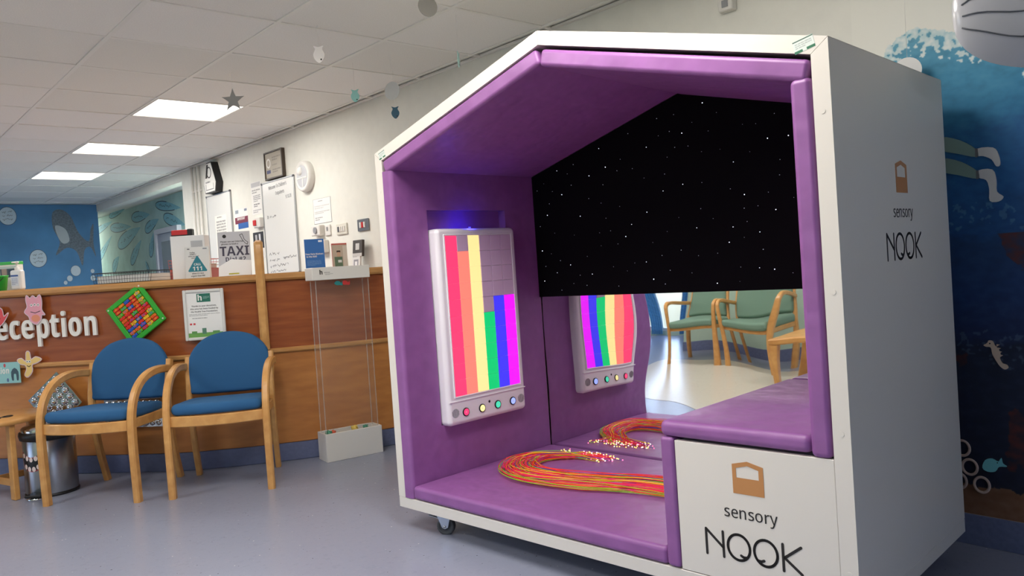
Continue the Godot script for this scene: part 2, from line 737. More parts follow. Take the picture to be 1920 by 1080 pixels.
func build_room() -> void:
	var wx := WALL_X
	structure("floor", span(Vector3(-3.8, -0.12, -17.2), Vector3(4.2, 0.0, 3.4), 0.001), M.floor)
	var cream := PackedVector2Array([Vector2(-1.3, 4.9), Vector2(0.2, 3.95), Vector2(0.82, 2.95), Vector2(1.25, 2.3), Vector2(1.2, 0.9), Vector2(-1.3, 0.6)])
	var cream_area := part(self, "floor_cream_area", slab(cream, 0.0015), M.floor_cream, Vector3.ZERO, Vector3(-PI / 2, 0, 0))  # cream area laid over the blue-grey floor
	cream_area.set_meta("kind", "structure")
	# the long wall: plain from its pier to the mural, a low beam over the opening beside it
	var wall := structure("wall_right", span(Vector3(wx, 0, -8.7), Vector3(wx + 0.12, CEIL, 3.3), 0.001), M.wall)
	structure("trim_1", span(Vector3(wx, 2.238, -12.2), Vector3(wx + 0.12, CEIL, -8.7), 0.002), M.wall)
	var m := part(wall, "mural", sheet(2.5, CEIL - 0.11, 0.0015), mural_paint(), Vector3(wx, 0.11 + (CEIL - 0.11) / 2, -0.1), Vector3(0, -PI / 2, 0))
	m.set_meta("label", "painted sea mural, pale waves above deep navy water")
	structure("baseboard_right", span(Vector3(wx - 0.008, 0, -4.2), Vector3(wx, 0.11, 3.2), 0.002), M.skirting)
	# far end wall and the corridor seen past it
	structure("wall_back", span(Vector3(-3.8, 0, BACK_Z - 0.1), Vector3(wx + 0.01, CEIL, BACK_Z), 0.001), M.wall_blue)
	structure("wall_corridor", span(Vector3(3.6, 0, -17.0), Vector3(3.7, CEIL, -8.4), 0.001), M.wall_teal)
	structure("wall_corridor_end", span(Vector3(3.0, 0, -17.1), Vector3(3.7, CEIL, -17.0), 0.001), M.wall_teal)
	structure("wall_corridor_near", span(Vector3(wx + 0.12, 0, -8.5), Vector3(3.6, CEIL, -8.4), 0.001), M.wall)
	structure("wall_corridor_inner", span(Vector3(2.9, 0, -17.0), Vector3(3.0, CEIL, BACK_Z - 0.1), 0.001), M.wall)
	# the wall behind the camera and the window wall across the room
	var st := tool()
	st.set_smooth_group(-1)
	for b in [[-3.8, 0.3, 0.0, CEIL], [0.3, 1.7, 0.0, 1.0], [0.3, 1.7, 2.0, CEIL], [1.7, wx + 0.12, 0.0, CEIL]]:
		add_box(st, Vector3(b[1] - b[0], b[3] - b[2], 0.1), Vector3((b[0] + b[1]) / 2, (b[2] + b[3]) / 2, 3.25), 0.001)
	structure("wall_front", done(st), M.wall)
	st = tool()
	st.set_smooth_group(-1)
	for b in [[-12.2, -6.7, 0.0, CEIL], [-6.7, -5.3, 2.1, CEIL], [-6.7, -5.3, 0.0, 0.06], [-5.3, -2.45, 0.0, CEIL], [-2.45, -0.95, 0.0, 0.5], [-2.45, -0.95, 2.15, CEIL], [-0.95, 3.2, 0.0, CEIL]]:
		add_box(st, Vector3(0.15, b[3] - b[2], b[1] - b[0]), Vector3(-3.675, (b[2] + b[3]) / 2, (b[0] + b[1]) / 2), 0.001)
	structure("wall_left", done(st), M.wall_green)
	window("window_1", -6.7, -5.3, 0.06, 2.1)
	window("window_2", -2.45, -0.95, 0.5, 2.15)  # unseen window, added to throw daylight on the nook's front
	window("window_3", 0.3, 1.7, 1.0, 2.0, true)  # unseen window, added for bluish light on the nook's outer side
	# grey door with a glass light in the corridor
	var door := structure("door_1", box(0.8, 1.84, 0.05, 0.004), mat(rgb(150, 160, 178), 0.5), Vector3(3.585, 0.92, -11.0), Vector3(0, -PI / 2, 0))
	var fr := tool()
	fr.set_smooth_group(-1)
	add_box(fr, Vector3(0.07, 1.912, 0.07), Vector3(-0.436, 0.036, 0.01))
	add_box(fr, Vector3(0.07, 1.912, 0.07), Vector3(0.436, 0.036, 0.01))
	add_box(fr, Vector3(0.8, 0.07, 0.07), Vector3(0, 0.957, 0.01))
	part(door, "door_frame", done(fr), mat(rgb(168, 176, 190), 0.5))
	part(door, "door_window", box(0.5, 0.62, 0.01), mat(rgb(120, 132, 146), 0.15), Vector3(0.02, 0.5, 0.027))
	build_corridor_painting()
	build_bubbles()


func window(called: String, z0: float, z1: float, y0: float, y1: float, front := false) -> void:
	var fr := tool()
	fr.set_smooth_group(-1)
	var w := z1 - z0
	var h := y1 - y0
	for s in [-1.0, 1.0]:
		add_box(fr, Vector3(0.06, h, 0.06), Vector3(s * (w / 2 - 0.03), 0, 0), 0.004)
		add_box(fr, Vector3(w - 0.122, 0.06, 0.06), Vector3(0, s * (h / 2 - 0.03), 0), 0.004)
	add_box(fr, Vector3(0.05, h - 0.122, 0.05), Vector3.ZERO, 0.004)
	var o := structure(called, done(fr), M.white, Vector3((z0 + z1) / 2, (y0 + y1) / 2, 3.25) if front else Vector3(-3.66, (y0 + y1) / 2, (z0 + z1) / 2), Vector3.ZERO if front else Vector3(0, PI / 2, 0))
	for s in [-1.0, 1.0]:
		part(o, "pane", box(w / 2 - 0.085, h - 0.12, 0.006, 0.0005), M.pane, Vector3(s * (w / 4 + 0.0), 0, 0))


func mural_paint() -> StandardMaterial3D:
	# paint: cream wall, a broken crest of pale dabs, water in brushed bands from light blue to navy, red weed, sand
	var w := 640
	var h := 571
	var im := Image.create(w, h, false, Image.FORMAT_RGB8)
	var big := noise(0.008, 4, 41)
	var fine := noise(0.06, 3, 42)
	var dab := noise(0.11, 2, 43)
	var ramp := [[2.2, rgb(112, 170, 192)], [1.82, rgb(100, 164, 190)], [1.66, rgb(64, 142, 178)], [1.52, rgb(42, 120, 164)], [1.46, rgb(28, 96, 148)], [1.3, rgb(24, 90, 150)], [1.12, rgb(22, 74, 132)], [1.08, rgb(24, 62, 110)], [0.9, rgb(20, 56, 108)], [0.74, rgb(18, 40, 84)], [0.7, rgb(18, 34, 62)], [0.45, rgb(16, 28, 56)], [0.2, rgb(18, 26, 48)], [0.0, rgb(18, 26, 48)]]
	for py in h:
		var y := 0.11 + (CEIL - 0.11) * (1.0 - (py + 0.5) / h)
		for px in w:
			var z := -1.35 + 2.5 * (px + 0.5) / w
			var n := big.get_noise_2d(px, py)
			var f := fine.get_noise_2d(px, py * 1.6)
			var d := dab.get_noise_2d(px, py)
			var yy := y + n * 0.05 + f * 0.012
			var c: Color = ramp[ramp.size() - 1][1]
			for k in ramp.size() - 1:
				if yy <= ramp[k][0] and yy > ramp[k + 1][0]:
					c = (ramp[k + 1][1] as Color).lerp(ramp[k][1], (yy - ramp[k + 1][0]) / (ramp[k][0] - ramp[k + 1][0]))
					break
			c = c.lightened(0.06 * maxf(f, 0.0)).darkened(0.12 * maxf(-f, 0.0))
			var crest := 1.87 - 0.8 * maxf(0.0, -1.15 - z) - 0.5 * maxf(0.0, z + 1.12) + n * 0.06 + d * 0.012
			if y > crest:
				c = rgb(236, 236, 228)
			elif y > crest - 0.1 and d > (crest - y) * 9.0 - 0.5:
				c = rgb(176, 208, 214).lerp(rgb(226, 234, 232), clampf(d + 0.4, 0.0, 1.0))
			for band in [1.16, 0.73]:
				if absf(y - band - n * 0.08) < 0.05 and d > 0.3:
					c = c.lightened(0.16)
			if y < 1.1 and y > 0.28 and big.get_noise_2d(px * 1.7 + 300, py * 0.8) + 0.1 * f > 0.2 - (z + 0.86) * 0.9:
				c = c.lerp(rgb(96, 36, 30), clampf(0.55 + f * 0.5, 0.0, 0.8))
			if y < 0.2 + n * 0.06 + d * 0.012:
				c = rgb(128, 90, 66).lightened(0.08 * f)
			im.set_pixel(px, py, c)
	var m := mat(Color.WHITE, 0.7)
	m.albedo_texture = ImageTexture.create_from_image(im)
	return m


func build_corridor_painting() -> void:
	# teardrops with handwritten names on the corridor wall; each drop: z, y, length, width, tilt
	var pale := grainy(mat(rgb(122, 180, 196), 0.75), Vector3(3, 3, 3), 0.12, 0.03, 51)
	var dark := mat(rgb(48, 62, 72), 0.7)
	var wall := get_node("wall_corridor")
	# head z, y, tip z, y, thickness
	var drops := [[-13.68, 2.32, -12.98, 2.35, 0.11], [-12.49, 2.18, -11.79, 2.16, 0.16], [-11.31, 2.24, -10.5, 2.13, 0.13], [-11.05, 2.04, -10.39, 1.9, 0.16], [-13.62, 2.11, -12.72, 2.06, 0.15], [-14.64, 2.13, -13.7, 2.22, 0.12], [-11.93, 1.97, -11.42, 2.06, 0.16], [-13.25, 1.85, -12.27, 2.01, 0.23], [-14.58, 1.68, -13.8, 1.99, 0.14], [-12.75, 1.56, -12.27, 1.82, 0.18], [-11.86, 1.62, -11.68, 1.88, 0.17], [-13.8, 1.47, -13.47, 1.64, 0.19], [-12.03, 1.37, -12.14, 1.51, 0.1]]
	var n := 0
	for d in drops:
		var head := Vector2(d[0], d[1])
		var tip := Vector2(d[2], d[3])
		var along := tip - head
		var l := along.length() * 1.25
		var w: float = d[4]
		var o := []
		for i in 30:
			var a := TAU * i / 30
			var x := cos(a)
			o.append(Vector2(x * l / 2, sin(a) * w / 2 * pow((1.0 - x) / 2 + 0.015, 0.55) * 1.3))
		var mid := head + along * 0.4
		var drop := part(wall, "teardrop", slab(PackedVector2Array(o), 0.002), pale, Vector3(3.6, mid.y, mid.x), Vector3(0, -PI / 2, 0))
		drop.rotate_object_local(Vector3(0, 0, 1), along.angle())
		var rim := []
		for i in 18:
			rim.append(o[(8 + i) % 30])
		part(drop, "outline", strokes([rim], 0.011), dark, Vector3(0, 0, 0.002))
		n += 1
		var run := []
		for line in scribble(l * 0.2, 0.03, n):
			var wide := []
			for p in line:
				wide.append(Vector2(p.x * 2.6, p.y))
			run.append(wide)
		var back := cos(along.angle()) < 0.0
		part(drop, "handwriting", strokes(run, 0.006), dark, Vector3(l * (0.12 if back else -0.36), 0, 0.002), Vector3(0, 0, PI if back else 0.0))


func build_bubbles() -> void:
	var white := grainy(mat(rgb(196, 216, 230), 0.7), Vector3(8, 8, 8), 0.12, 0.05, 61)
	var rim := mat(rgb(70, 92, 118), 0.7)
	var wall := get_node("wall_back")
	for b in [[1.93, 2.185, 0.12], [2.245, 1.605, 0.12], [2.688, 1.415, 0.075], [2.607, 1.312, 0.042], [2.551, 1.256, 0.028], [2.9, 1.3, 0.04], [2.9, 1.4, 0.03]]:
		var o := part(wall, "bubble", slab(disc_outline(b[2] * 0.85, b[2]), 0.002), white, Vector3(b[0], b[1], BACK_Z))
		var st := tool()
		st.set_smooth_group(-1)
		add_ring(st, b[2] * 0.97, b[2] * 1.04, 0.003)
		var r := part(o, "outline", done(st), rim)
		r.scale.x = 0.85
		if b[2] > 0.1:
			for k in 3:
				part(o, "handwriting", strokes(scribble(b[2] * 1.0, 0.02, 70 + k), 0.004), M.grey_ink, Vector3(-b[2] * 0.5, 0.05 - 0.05 * k, 0.002), Vector3(0, 0, 0.12))
	# painted fish: a plain grey shark shape
	var grey := grainy(mat(rgb(112, 128, 142), 0.7), Vector3(4, 4, 4), 0.25, 0.03, 62)
	var pale := mat(rgb(168, 180, 188), 0.7)
	var body := blob([Vector2(-0.2, 0.33), Vector2(-0.09, 0.37), Vector2(0.02, 0.27), Vector2(0.1, 0.05), Vector2(0.22, -0.08), Vector2(0.26, 0.1), Vector2(0.3, 0.16), Vector2(0.28, -0.1), Vector2(0.3, -0.3), Vector2(0.24, -0.16), Vector2(0.16, -0.2), Vector2(0.12, -0.42), Vector2(0.06, -0.22), Vector2(-0.06, -0.16), Vector2(-0.2, -0.26), Vector2(-0.14, -0.08), Vector2(-0.21, 0.12)], 4)
	var shark := part(wall, "painted_shark", slab(body, 0.002), grey, Vector3(2.66, 1.9, BACK_Z))
	part(shark, "belly", slab(blob([Vector2(-0.18, 0.15), Vector2(-0.06, 0.1), Vector2(-0.02, -0.06), Vector2(-0.1, -0.1), Vector2(-0.16, 0.0)], 4), 0.001), pale, Vector3(0, 0, 0.002))


func build_ceiling() -> void:
	var slabm := structure("ceiling", span(Vector3(-3.8, CEIL + 0.02, -17.2), Vector3(4.2, CEIL + 0.12, 3.4), 0.001), M.tile)
	# tiles that the camera can tell apart, resting on the white bars
	var board := [tile_mesh(0.0), tile_mesh(0.0015), tile_mesh(-0.0015)]
	var tones := [M.tile, M.tile_b, M.tile_c]
	var r := RandomNumberGenerator.new()
	r.seed = 5
	for row in range(-3, 15):
		var z := GRID_Z - 0.6 * row - 0.3
		for col in range(-2, 4):
			var x := GRID_X + 0.6 * col + 0.3
			if col == 1 and row in [3, 6, 9]:
				continue
			if x > WALL_X:
				continue
			var wide := 1.0 if x + 0.3 < WALL_X else 0.0
			var t := part(slabm, "ceiling_tile", board[r.randi_range(0, 2)], tones[r.randi_range(0, 2)], Vector3(x, CEIL + 0.005 + r.randf_range(0, 0.001), z), Vector3(r.randf_range(-0.003, 0.003), PI / 2 * r.randi_range(0, 3), r.randf_range(-0.003, 0.003)))
			if wide == 0.0:
				t.scale.x = 0.9
	for col in range(-2, 5):
		var x := GRID_X + 0.6 * col
		if x < WALL_X - 0.02:
			part(slabm, "ceiling_bar", box(0.024, 0.012, 11.0, 0.001), M.tbar, Vector3(x, CEIL + 0.006, -6.8))
	for row in range(-3, 16):
		part(slabm, "ceiling_bar", box(WALL_X + 0.1 + 0.0652, 0.010, 0.022, 0.001), M.tbar, Vector3((WALL_X - 0.1652) / 2, CEIL + 0.0055, GRID_Z - 0.6 * row))
	part(slabm, "edge_trim", span(Vector3(WALL_X - 0.022, CEIL, -12.2), Vector3(WALL_X, CEIL + 0.012, 2.0), 0.001), M.tbar)


func tile_mesh(sag: float) -> ArrayMesh:
	var st := tool()
	st.set_smooth_group(-1)
	add_box(st, Vector3(0.588, 0.014, 0.588), Vector3(0, 0.006 + sag, 0), 0.004)
	return done(st)


func build_lights() -> void:
	# recessed 600 mm panels; out of view are further rows, plus fill added for nook and corridor
	var spots := []
	var row_names := ["lit ceiling panel behind the hanging grey starfish", "lit ceiling panel between two others in its row", "lit ceiling panel closest to the blue end wall"]
	for k in 3:
		spots.append([GRID_X + 0.9, GRID_Z - 0.6 * (3 + 3 * k) - 0.3, row_names[k]])
	spots.append([GRID_X + 0.3, GRID_Z + 2.1, "lit ceiling panel above the nook's roof"])
	spots.append([GRID_X - 0.3, GRID_Z + 0.9, "added ceiling panel out of view that brightens the nook front"])  # added fill above the camera's view, lights the nook's front
	for z in [-9.54, -6.84, -4.14, -1.44]:
		spots.append([-0.665, z, "square ceiling light panel over the open middle of the room"])
	for z in [-9.15, -15.5]:
		spots.append([3.365, z, "added narrow ceiling light hidden from view that brightens the corridor"])  # added and hidden behind the walls to lift the dark corridor
	for s in spots:
		var t := thing("ceiling_light", s[2], "light", Vector3(s[0], CEIL, s[1]), 0.0, "ceiling light panels")
		if s[0] > 3.0:
			t.scale.x = 0.7
		var fr := tool()
		fr.set_smooth_group(-1)
		for k in [-1.0, 1.0]:
			add_box(fr, Vector3(0.012, 0.014, 0.6), Vector3(k * 0.294, 0.005, 0))
			add_box(fr, Vector3(0.576, 0.014, 0.012), Vector3(0, 0.005, k * 0.294))
		part(t, "frame", done(fr), M.white)
		part(t, "diffuser", box(0.576, 0.008, 0.576, 0.001), M.diffuser, Vector3(0, 0.008, 0))
		var l := AreaLight3D.new()
		l.name = "panel_light"
		l.area_size = Vector2(0.57, 0.57)
		l.light_color = Color(1.0, 0.978, 0.95)
		l.light_energy = 2.3 if s[0] < 3.0 else 5.5
		l.area_range = 16.0
		l.shadow_enabled = true
		l.position = Vector3(0, -0.004, 0)
		l.rotation = Vector3(-PI / 2, 0, 0)
		t.add_child(l)


func build_opposite_side() -> void:
	# what the nook's mirror shows: a pale green pier, green armchairs, a low table, curtains by the window
	structure("wall_partition", span(Vector3(-2.6, 0, -4.6), Vector3(-1.95, CEIL, -2.5), 0.02), M.wall_green)
	structure("baseboard_partition", span(Vector3(-1.95, 0, -4.6), Vector3(-1.942, 0.11, -2.5), 0.002), M.skirting)
	for k in [[-6.05, "blue curtain gathered beside the tall window", 0.26], [-5.42, "blue curtain hanging at the window's edge", 0.2]]:
		var st := tool()
		var n := 40
		for i in n:
			var a := float(i) / n
			var b := float(i + 1) / n
			var p := Vector3(-3.5 + 0.025 * sin(a * TAU * 5), 0.03, k[0] + (a - 0.5) * k[2])
			var q := Vector3(-3.5 + 0.025 * sin(b * TAU * 5), 0.03, k[0] + (b - 0.5) * k[2])
			quad(st, p, p + Vector3(0, 2.15, 0), q + Vector3(0, 2.15, 0), q)
		tag(part(self, "curtain", done(st), M.curtain), k[1], "curtain")
	var c := green_chair("pale wood armchair with green seat, furthest from the low table")
	c.position = Vector3(-1.23, 0, -4.03)
	c.rotation.y = PI / 2
	copy(c, "pale wood armchair with green seat, between low table and its twin", Vector3(-1.23, 0, -3.44), PI / 2)
	var t := thing("low_table", "low square wooden table beside the green armchairs", "table", Vector3(-0.62, 0, -2.68))
	part(t, "table_top", box(0.56, 0.045, 0.5, 0.01), M.beech, Vector3(0, 0.37, 0))
	for x in [-1.0, 1.0]:
		for z in [-1.0, 1.0]:
			part(t, "leg", box(0.055, 0.35, 0.055, 0.006), M.beech, Vector3(x * 0.245, 0.175, z * 0.215))


func green_chair(label: String) -> Node3D:
	var t := thing("green_armchair", label, "chair", Vector3.ZERO, 0.0, "green armchairs across the room")
	for s in [-1.0, 1.0]:
		var x: float = s * 0.255
		part(t, "arm", bar(spline([Vector3(x, 0, 0.23), Vector3(x * 0.98, 0.3, 0.225), Vector3(x * 1.04, 0.56, 0.23), Vector3(x * 1.06, 0.64, 0.2), Vector3(x * 1.06, 0.665, 0.1), Vector3(x * 1.03, 0.64, -0.1), Vector3(x, 0.62, -0.22)], 5), Vector3(1, 0, 0), 0.04, 0.035), M.beech)
		part(t, "leg", bar([Vector3(x * 0.9, 0, -0.27), Vector3(x * 0.92, 0.42, -0.2), Vector3(x * 0.92, 0.8, -0.28)], Vector3(1, 0, 0), 0.035, 0.04), M.beech)
	part(t, "seat_rail", box(0.48, 0.04, 0.42, 0.006), M.beech, Vector3(0, 0.375, 0.01))
	part(t, "seat", soft_box(Vector3(0.48, 0.075, 0.47), 0.03), M.green_cloth, Vector3(0, 0.425, 0.02))
	part(t, "backrest", soft_box(Vector3(0.46, 0.42, 0.07), 0.03), M.green_cloth, Vector3(0, 0.67, -0.235), Vector3(-0.2, 0, 0))
	return t


# ------------------------------------------------------------------ the sensory nook
# local x runs along the front from the left post, y up, -z into the depth

const NW := 1.949
const NB := 0.105
const NE := 1.624
const NP := 1.892
const ND := 0.905
const NF := 0.046
const SLOPE := 0.2684


func nook_frame() -> Transform3D:
	var b := Basis(Vector3.UP, -(PI / 2 - 0.0621)) * Basis(Vector3(0, 0, 1), 0.006)
	return Transform3D(b, Vector3(1.807, -0.012, -2.86))


func roof_under(s: float, gap: float) -> float:
	var a := minf(s, NW - s)
	return NE + tan(SLOPE) * a - gap / cos(SLOPE)


func build_nook() -> void:
	var t := thing("sensory_nook", "white house-shaped cabin lined with purple padding, on castors", "play nook")
	t.transform = nook_frame()
	var w := NW
	var half := w / 2
	var e := 0.0014
	var y0 := NB + NF
	# white boards of the shell, butted and mitred with fine seams
	part(t, "base_board", span(Vector3(0, NB, -ND), Vector3(w, y0 - e, 0), 0.0015), M.nook_white)
	var inner := roof_under(NF, NF)
	var post := PackedVector2Array([Vector2(0, y0), Vector2(NF, y0), Vector2(NF, inner - e), Vector2(0, NE - e)])
	var rafter := PackedVector2Array([Vector2(0, NE), Vector2(NF, inner), Vector2(half - e, roof_under(half, NF)), Vector2(half - e, NP)])
	part(t, "side_board", slab(post, ND, -ND), M.nook_white)
	part(t, "roof_board", slab(rafter, ND, -ND), M.nook_white)
	part(t, "side_board", slab(flipped(post), ND, -ND), M.nook_white)
	part(t, "roof_board", slab(flipped(rafter), ND, -ND), M.nook_white)
	var gable := PackedVector2Array([Vector2(NF, y0), Vector2(w - NF, y0), Vector2(w - NF, inner), Vector2(half, roof_under(half, NF)), Vector2(NF, inner)])
	part(t, "back_board", slab(gable, 0.022, -ND), M.nook_white)
	# padding
	var g := 0.057
	var deep := 0.872
	part(t, "wall_pad", pad_with_pocket(1.388, deep), M.vinyl, Vector3(NF + 0.002, y0 + 0.001, 0.002))
	part(t, "pocket_back", span(Vector3(NF + 0.001, 0.42, -0.7), Vector3(NF + 0.014, 1.4, -0.12), 0.001), M.vinyl)
	part(t, "wall_pad", soft_box(Vector3(g, 0.99, deep), 0.016), M.vinyl, Vector3(w - NF - 0.004 - g / 2, 0.545 + 0.495, -deep / 2 + 0.004))
	var long := (half - NF - 0.004) / cos(SLOPE) - 0.012
	for s in [-1.0, 1.0]:
		var mid := Vector3(half + s * (half - NF - 0.004) / 2.0, 0, -deep / 2 + 0.002)
		mid.y = roof_under(mid.x, NF + (0.005 if s < 0 else 0.012) + g / 2)
		part(t, "roof_pad", soft_box(Vector3(long, g, deep), 0.014), M.vinyl, mid, Vector3(0, 0, -s * SLOPE))
	part(t, "floor_pad", soft_box(Vector3(1.264, 0.056, deep), 0.016), M.vinyl, Vector3(0.105 + 0.632, y0 + 0.029, -deep / 2 + 0.004))
	part(t, "bench_side_pad", soft_box(Vector3(0.048, 0.4, deep), 0.012), M.vinyl, Vector3(1.393, y0 + 0.202, -deep / 2 + 0.006))
	part(t, "bench_pad", soft_box(Vector3(0.474, 0.05, deep), 0.02), M.vinyl, Vector3(1.369 + 0.237, 0.5775, -deep / 2 + 0.004))
	part(t, "bench_front", span(Vector3(1.419, y0 + 0.001, -0.018), Vector3(w - NF - 0.001, 0.545, -0.0005), 0.001), M.nook_white)
	part(t, "bench_box", span(Vector3(1.419, y0 + 0.001, -0.86), Vector3(w - NF - 0.002, 0.54, -0.02), 0.001), M.nook_white)
	# mirror along the back, black star cloth above it
	part(t, "mirror", mirror_sheet(), M.mirror)
	var top := NF + 0.006 + g
	var cloth_edge := PackedVector2Array([Vector2(0.1, 0.945), Vector2(w - 0.104, 0.945), Vector2(w - 0.104, roof_under(0.104, top)), Vector2(half, roof_under(half, top)), Vector2(0.1, roof_under(0.1, top))])
	var cloth_part := part(t, "star_panel", slab(cloth_edge, 0.012, -0.872), M.star_cloth)
	cloth_part.set_meta("label", "black cloth panel dotted with tiny white lights")
	for k in 2:
		var stars := part(cloth_part, "star_lights", star_points(k), glow(rgb(225, 232, 255), [1.0, 3.0][k]))
		stars.set_meta("kind", "stuff")
	light_panel(t, Vector3(0.108, 0.8575, -0.425), PI / 2)
	light_panel(t, Vector3(w - NF - 0.004 - g, 0.95, -0.5), -PI / 2)
	logo(t, Vector3(1.655, 0.414, 0.0), 0.0)
	logo(t, Vector3(w, 1.24, -0.474), PI / 2)
	for c in [[0.224, -0.062], [w - 0.224, -0.062], [0.224, -0.83], [w - 0.224, -0.83]]:
		castor(t, Vector3(c[0], 0.006, c[1]))
	for c in [[0.022, 1.46], [0.022, 1.12], [0.022, 0.72], [0.022, 0.33], [w - 0.023, 1.44], [w - 0.023, 0.98], [w - 0.023, 0.615], [w - 0.023, 0.25]]:
		part(t, "screw_cap", slab(disc_outline(0.007, 0.007, 14), 0.0012), M.nook_white, Vector3(c[0], c[1], 0))
	var tape := printed(64, 40, rgb(214, 222, 216), [[0.0, 0.05, 1.0, 0.14, rgb(52, 84, 66)], [0.1, 0.25, 0.9, 0.7, rgb(120, 130, 124), 3], [0.0, 0.8, 0.4, 1.0, rgb(40, 110, 78)], [0.6, 0.8, 1.0, 1.0, rgb(40, 110, 78)]])
	part(t, "sticker", sheet(0.045, 0.03, 0.0005), tape, Vector3(0.052, 1.612, 0), Vector3(0, 0, SLOPE))
	part(t, "sticker", sheet(0.055, 0.034, 0.0005), tape, Vector3(w - 0.062, 1.618, 0), Vector3(0, 0, 0.2))
	build_fibres()


func flipped(p: PackedVector2Array) -> PackedVector2Array:
	var o := PackedVector2Array()
	for v in p:
		o.append(Vector2(NW - v.x, v.y))
	return o


func pad_with_pocket(tall: float, deep: float) -> ArrayMesh:
	# the left wall pad with a pocket cut for the light panel; origin at its front bottom edge on the board
	var th := 0.056
	var r := 0.016
	var st := tool()
	st.set_smooth_group(-1)
	var zs := [0.0, -0.18, -0.658, -deep]
	var ys := [0.0, 0.43 - NB - NF, 1.374 - NB - NF, tall]
	for i in 3:
		for j in 3:
			if i == 1 and j == 1:
				continue
			var za: float = zs[i] - (r if i == 0 else 0.0)
			quad(st, Vector3(th, ys[j], za), Vector3(th, ys[j + 1], za), Vector3(th, ys[j + 1], zs[i + 1]), Vector3(th, ys[j], zs[i + 1]))
	var hole := [Vector3(th, ys[1], zs[1]), Vector3(th, ys[2], zs[1]), Vector3(th, ys[2], zs[2]), Vector3(th, ys[1], zs[2])]
	for k in 4:
		var a: Vector3 = hole[k]
		var b: Vector3 = hole[(k + 1) % 4]
		quad(st, a, b, Vector3(0.01, b.y, b.z), Vector3(0.01, a.y, a.z))
	# front face with a round edge towards the room
	st.set_smooth_group(1)
	var last := Vector3(th, 0, -r)
	for k in range(1, 6):
		var a := PI / 2 * k / 5
		var p := Vector3(th - r + r * cos(a), 0, -r + r * sin(a))
		quad(st, last, p, p + Vector3(0, tall, 0), last + Vector3(0, tall, 0))
		last = p
	st.set_smooth_group(-1)
	quad(st, last, Vector3(0, 0, 0), Vector3(0, tall, 0), last + Vector3(0, tall, 0))
	quad(st, Vector3(0, tall, 0), Vector3(0, tall, -deep), Vector3(th, tall, -deep), Vector3(th, tall, -r))
	quad(st, Vector3(0, 0, 0), Vector3(th, 0, -r), Vector3(th, 0, -deep), Vector3(0, 0, -deep))
	return done(st)


func mirror_sheet() -> ArrayMesh:
	# acrylic mirror with a slight ripple
	var st := tool()
	var nx := 70
	var ny := 36
	var p := func(i: int, j: int) -> Vector3:
		var x := 0.1 + 1.746 * i / nx
		var y := 0.155 + 0.8 * j / ny
		var z := 0.0015 * (1.0 - 0.75 * smoothstep(0.7, 1.2, x)) * sin(x * 7.2 + 0.6) * sin(y * 9.0 + 0.4) + 0.0003 * sin(x * 17.0 + y * 9.0)
		return Vector3(x, y, -0.875 + z)
	for i in nx:
		for j in ny:
			quad(st, p.call(i, j), p.call(i, j + 1), p.call(i + 1, j + 1), p.call(i + 1, j))
	return done(st)


func star_points(bright: int) -> ArrayMesh:
	var st := tool()
	st.set_smooth_group(-1)
	var r := RandomNumberGenerator.new()
	r.seed = 77
	var spots: Array = []
	var tries := 0
	while spots.size() < 140 and tries < 5000:
		tries += 1
		var p := Vector2(r.randf_range(0.13, NW - 0.13), r.randf_range(0.97, 1.76))
		if p.y > roof_under(p.x, 0.135):
			continue
		var clear := true
		for q in spots:
			if p.distance_to(q) < 0.052:
				clear = false
				break
		if clear:
			spots.append(p)
			var big := r.randf() < 0.1 + 0.28 * p.x / NW
			var s := r.randf_range(0.0013, 0.002) if big else r.randf_range(0.0006, 0.0012)
			if int(big) != bright:
				continue
			add_slab(st, disc_outline(s, s, 6, p), 0.0008, -0.86)
	return done(st)


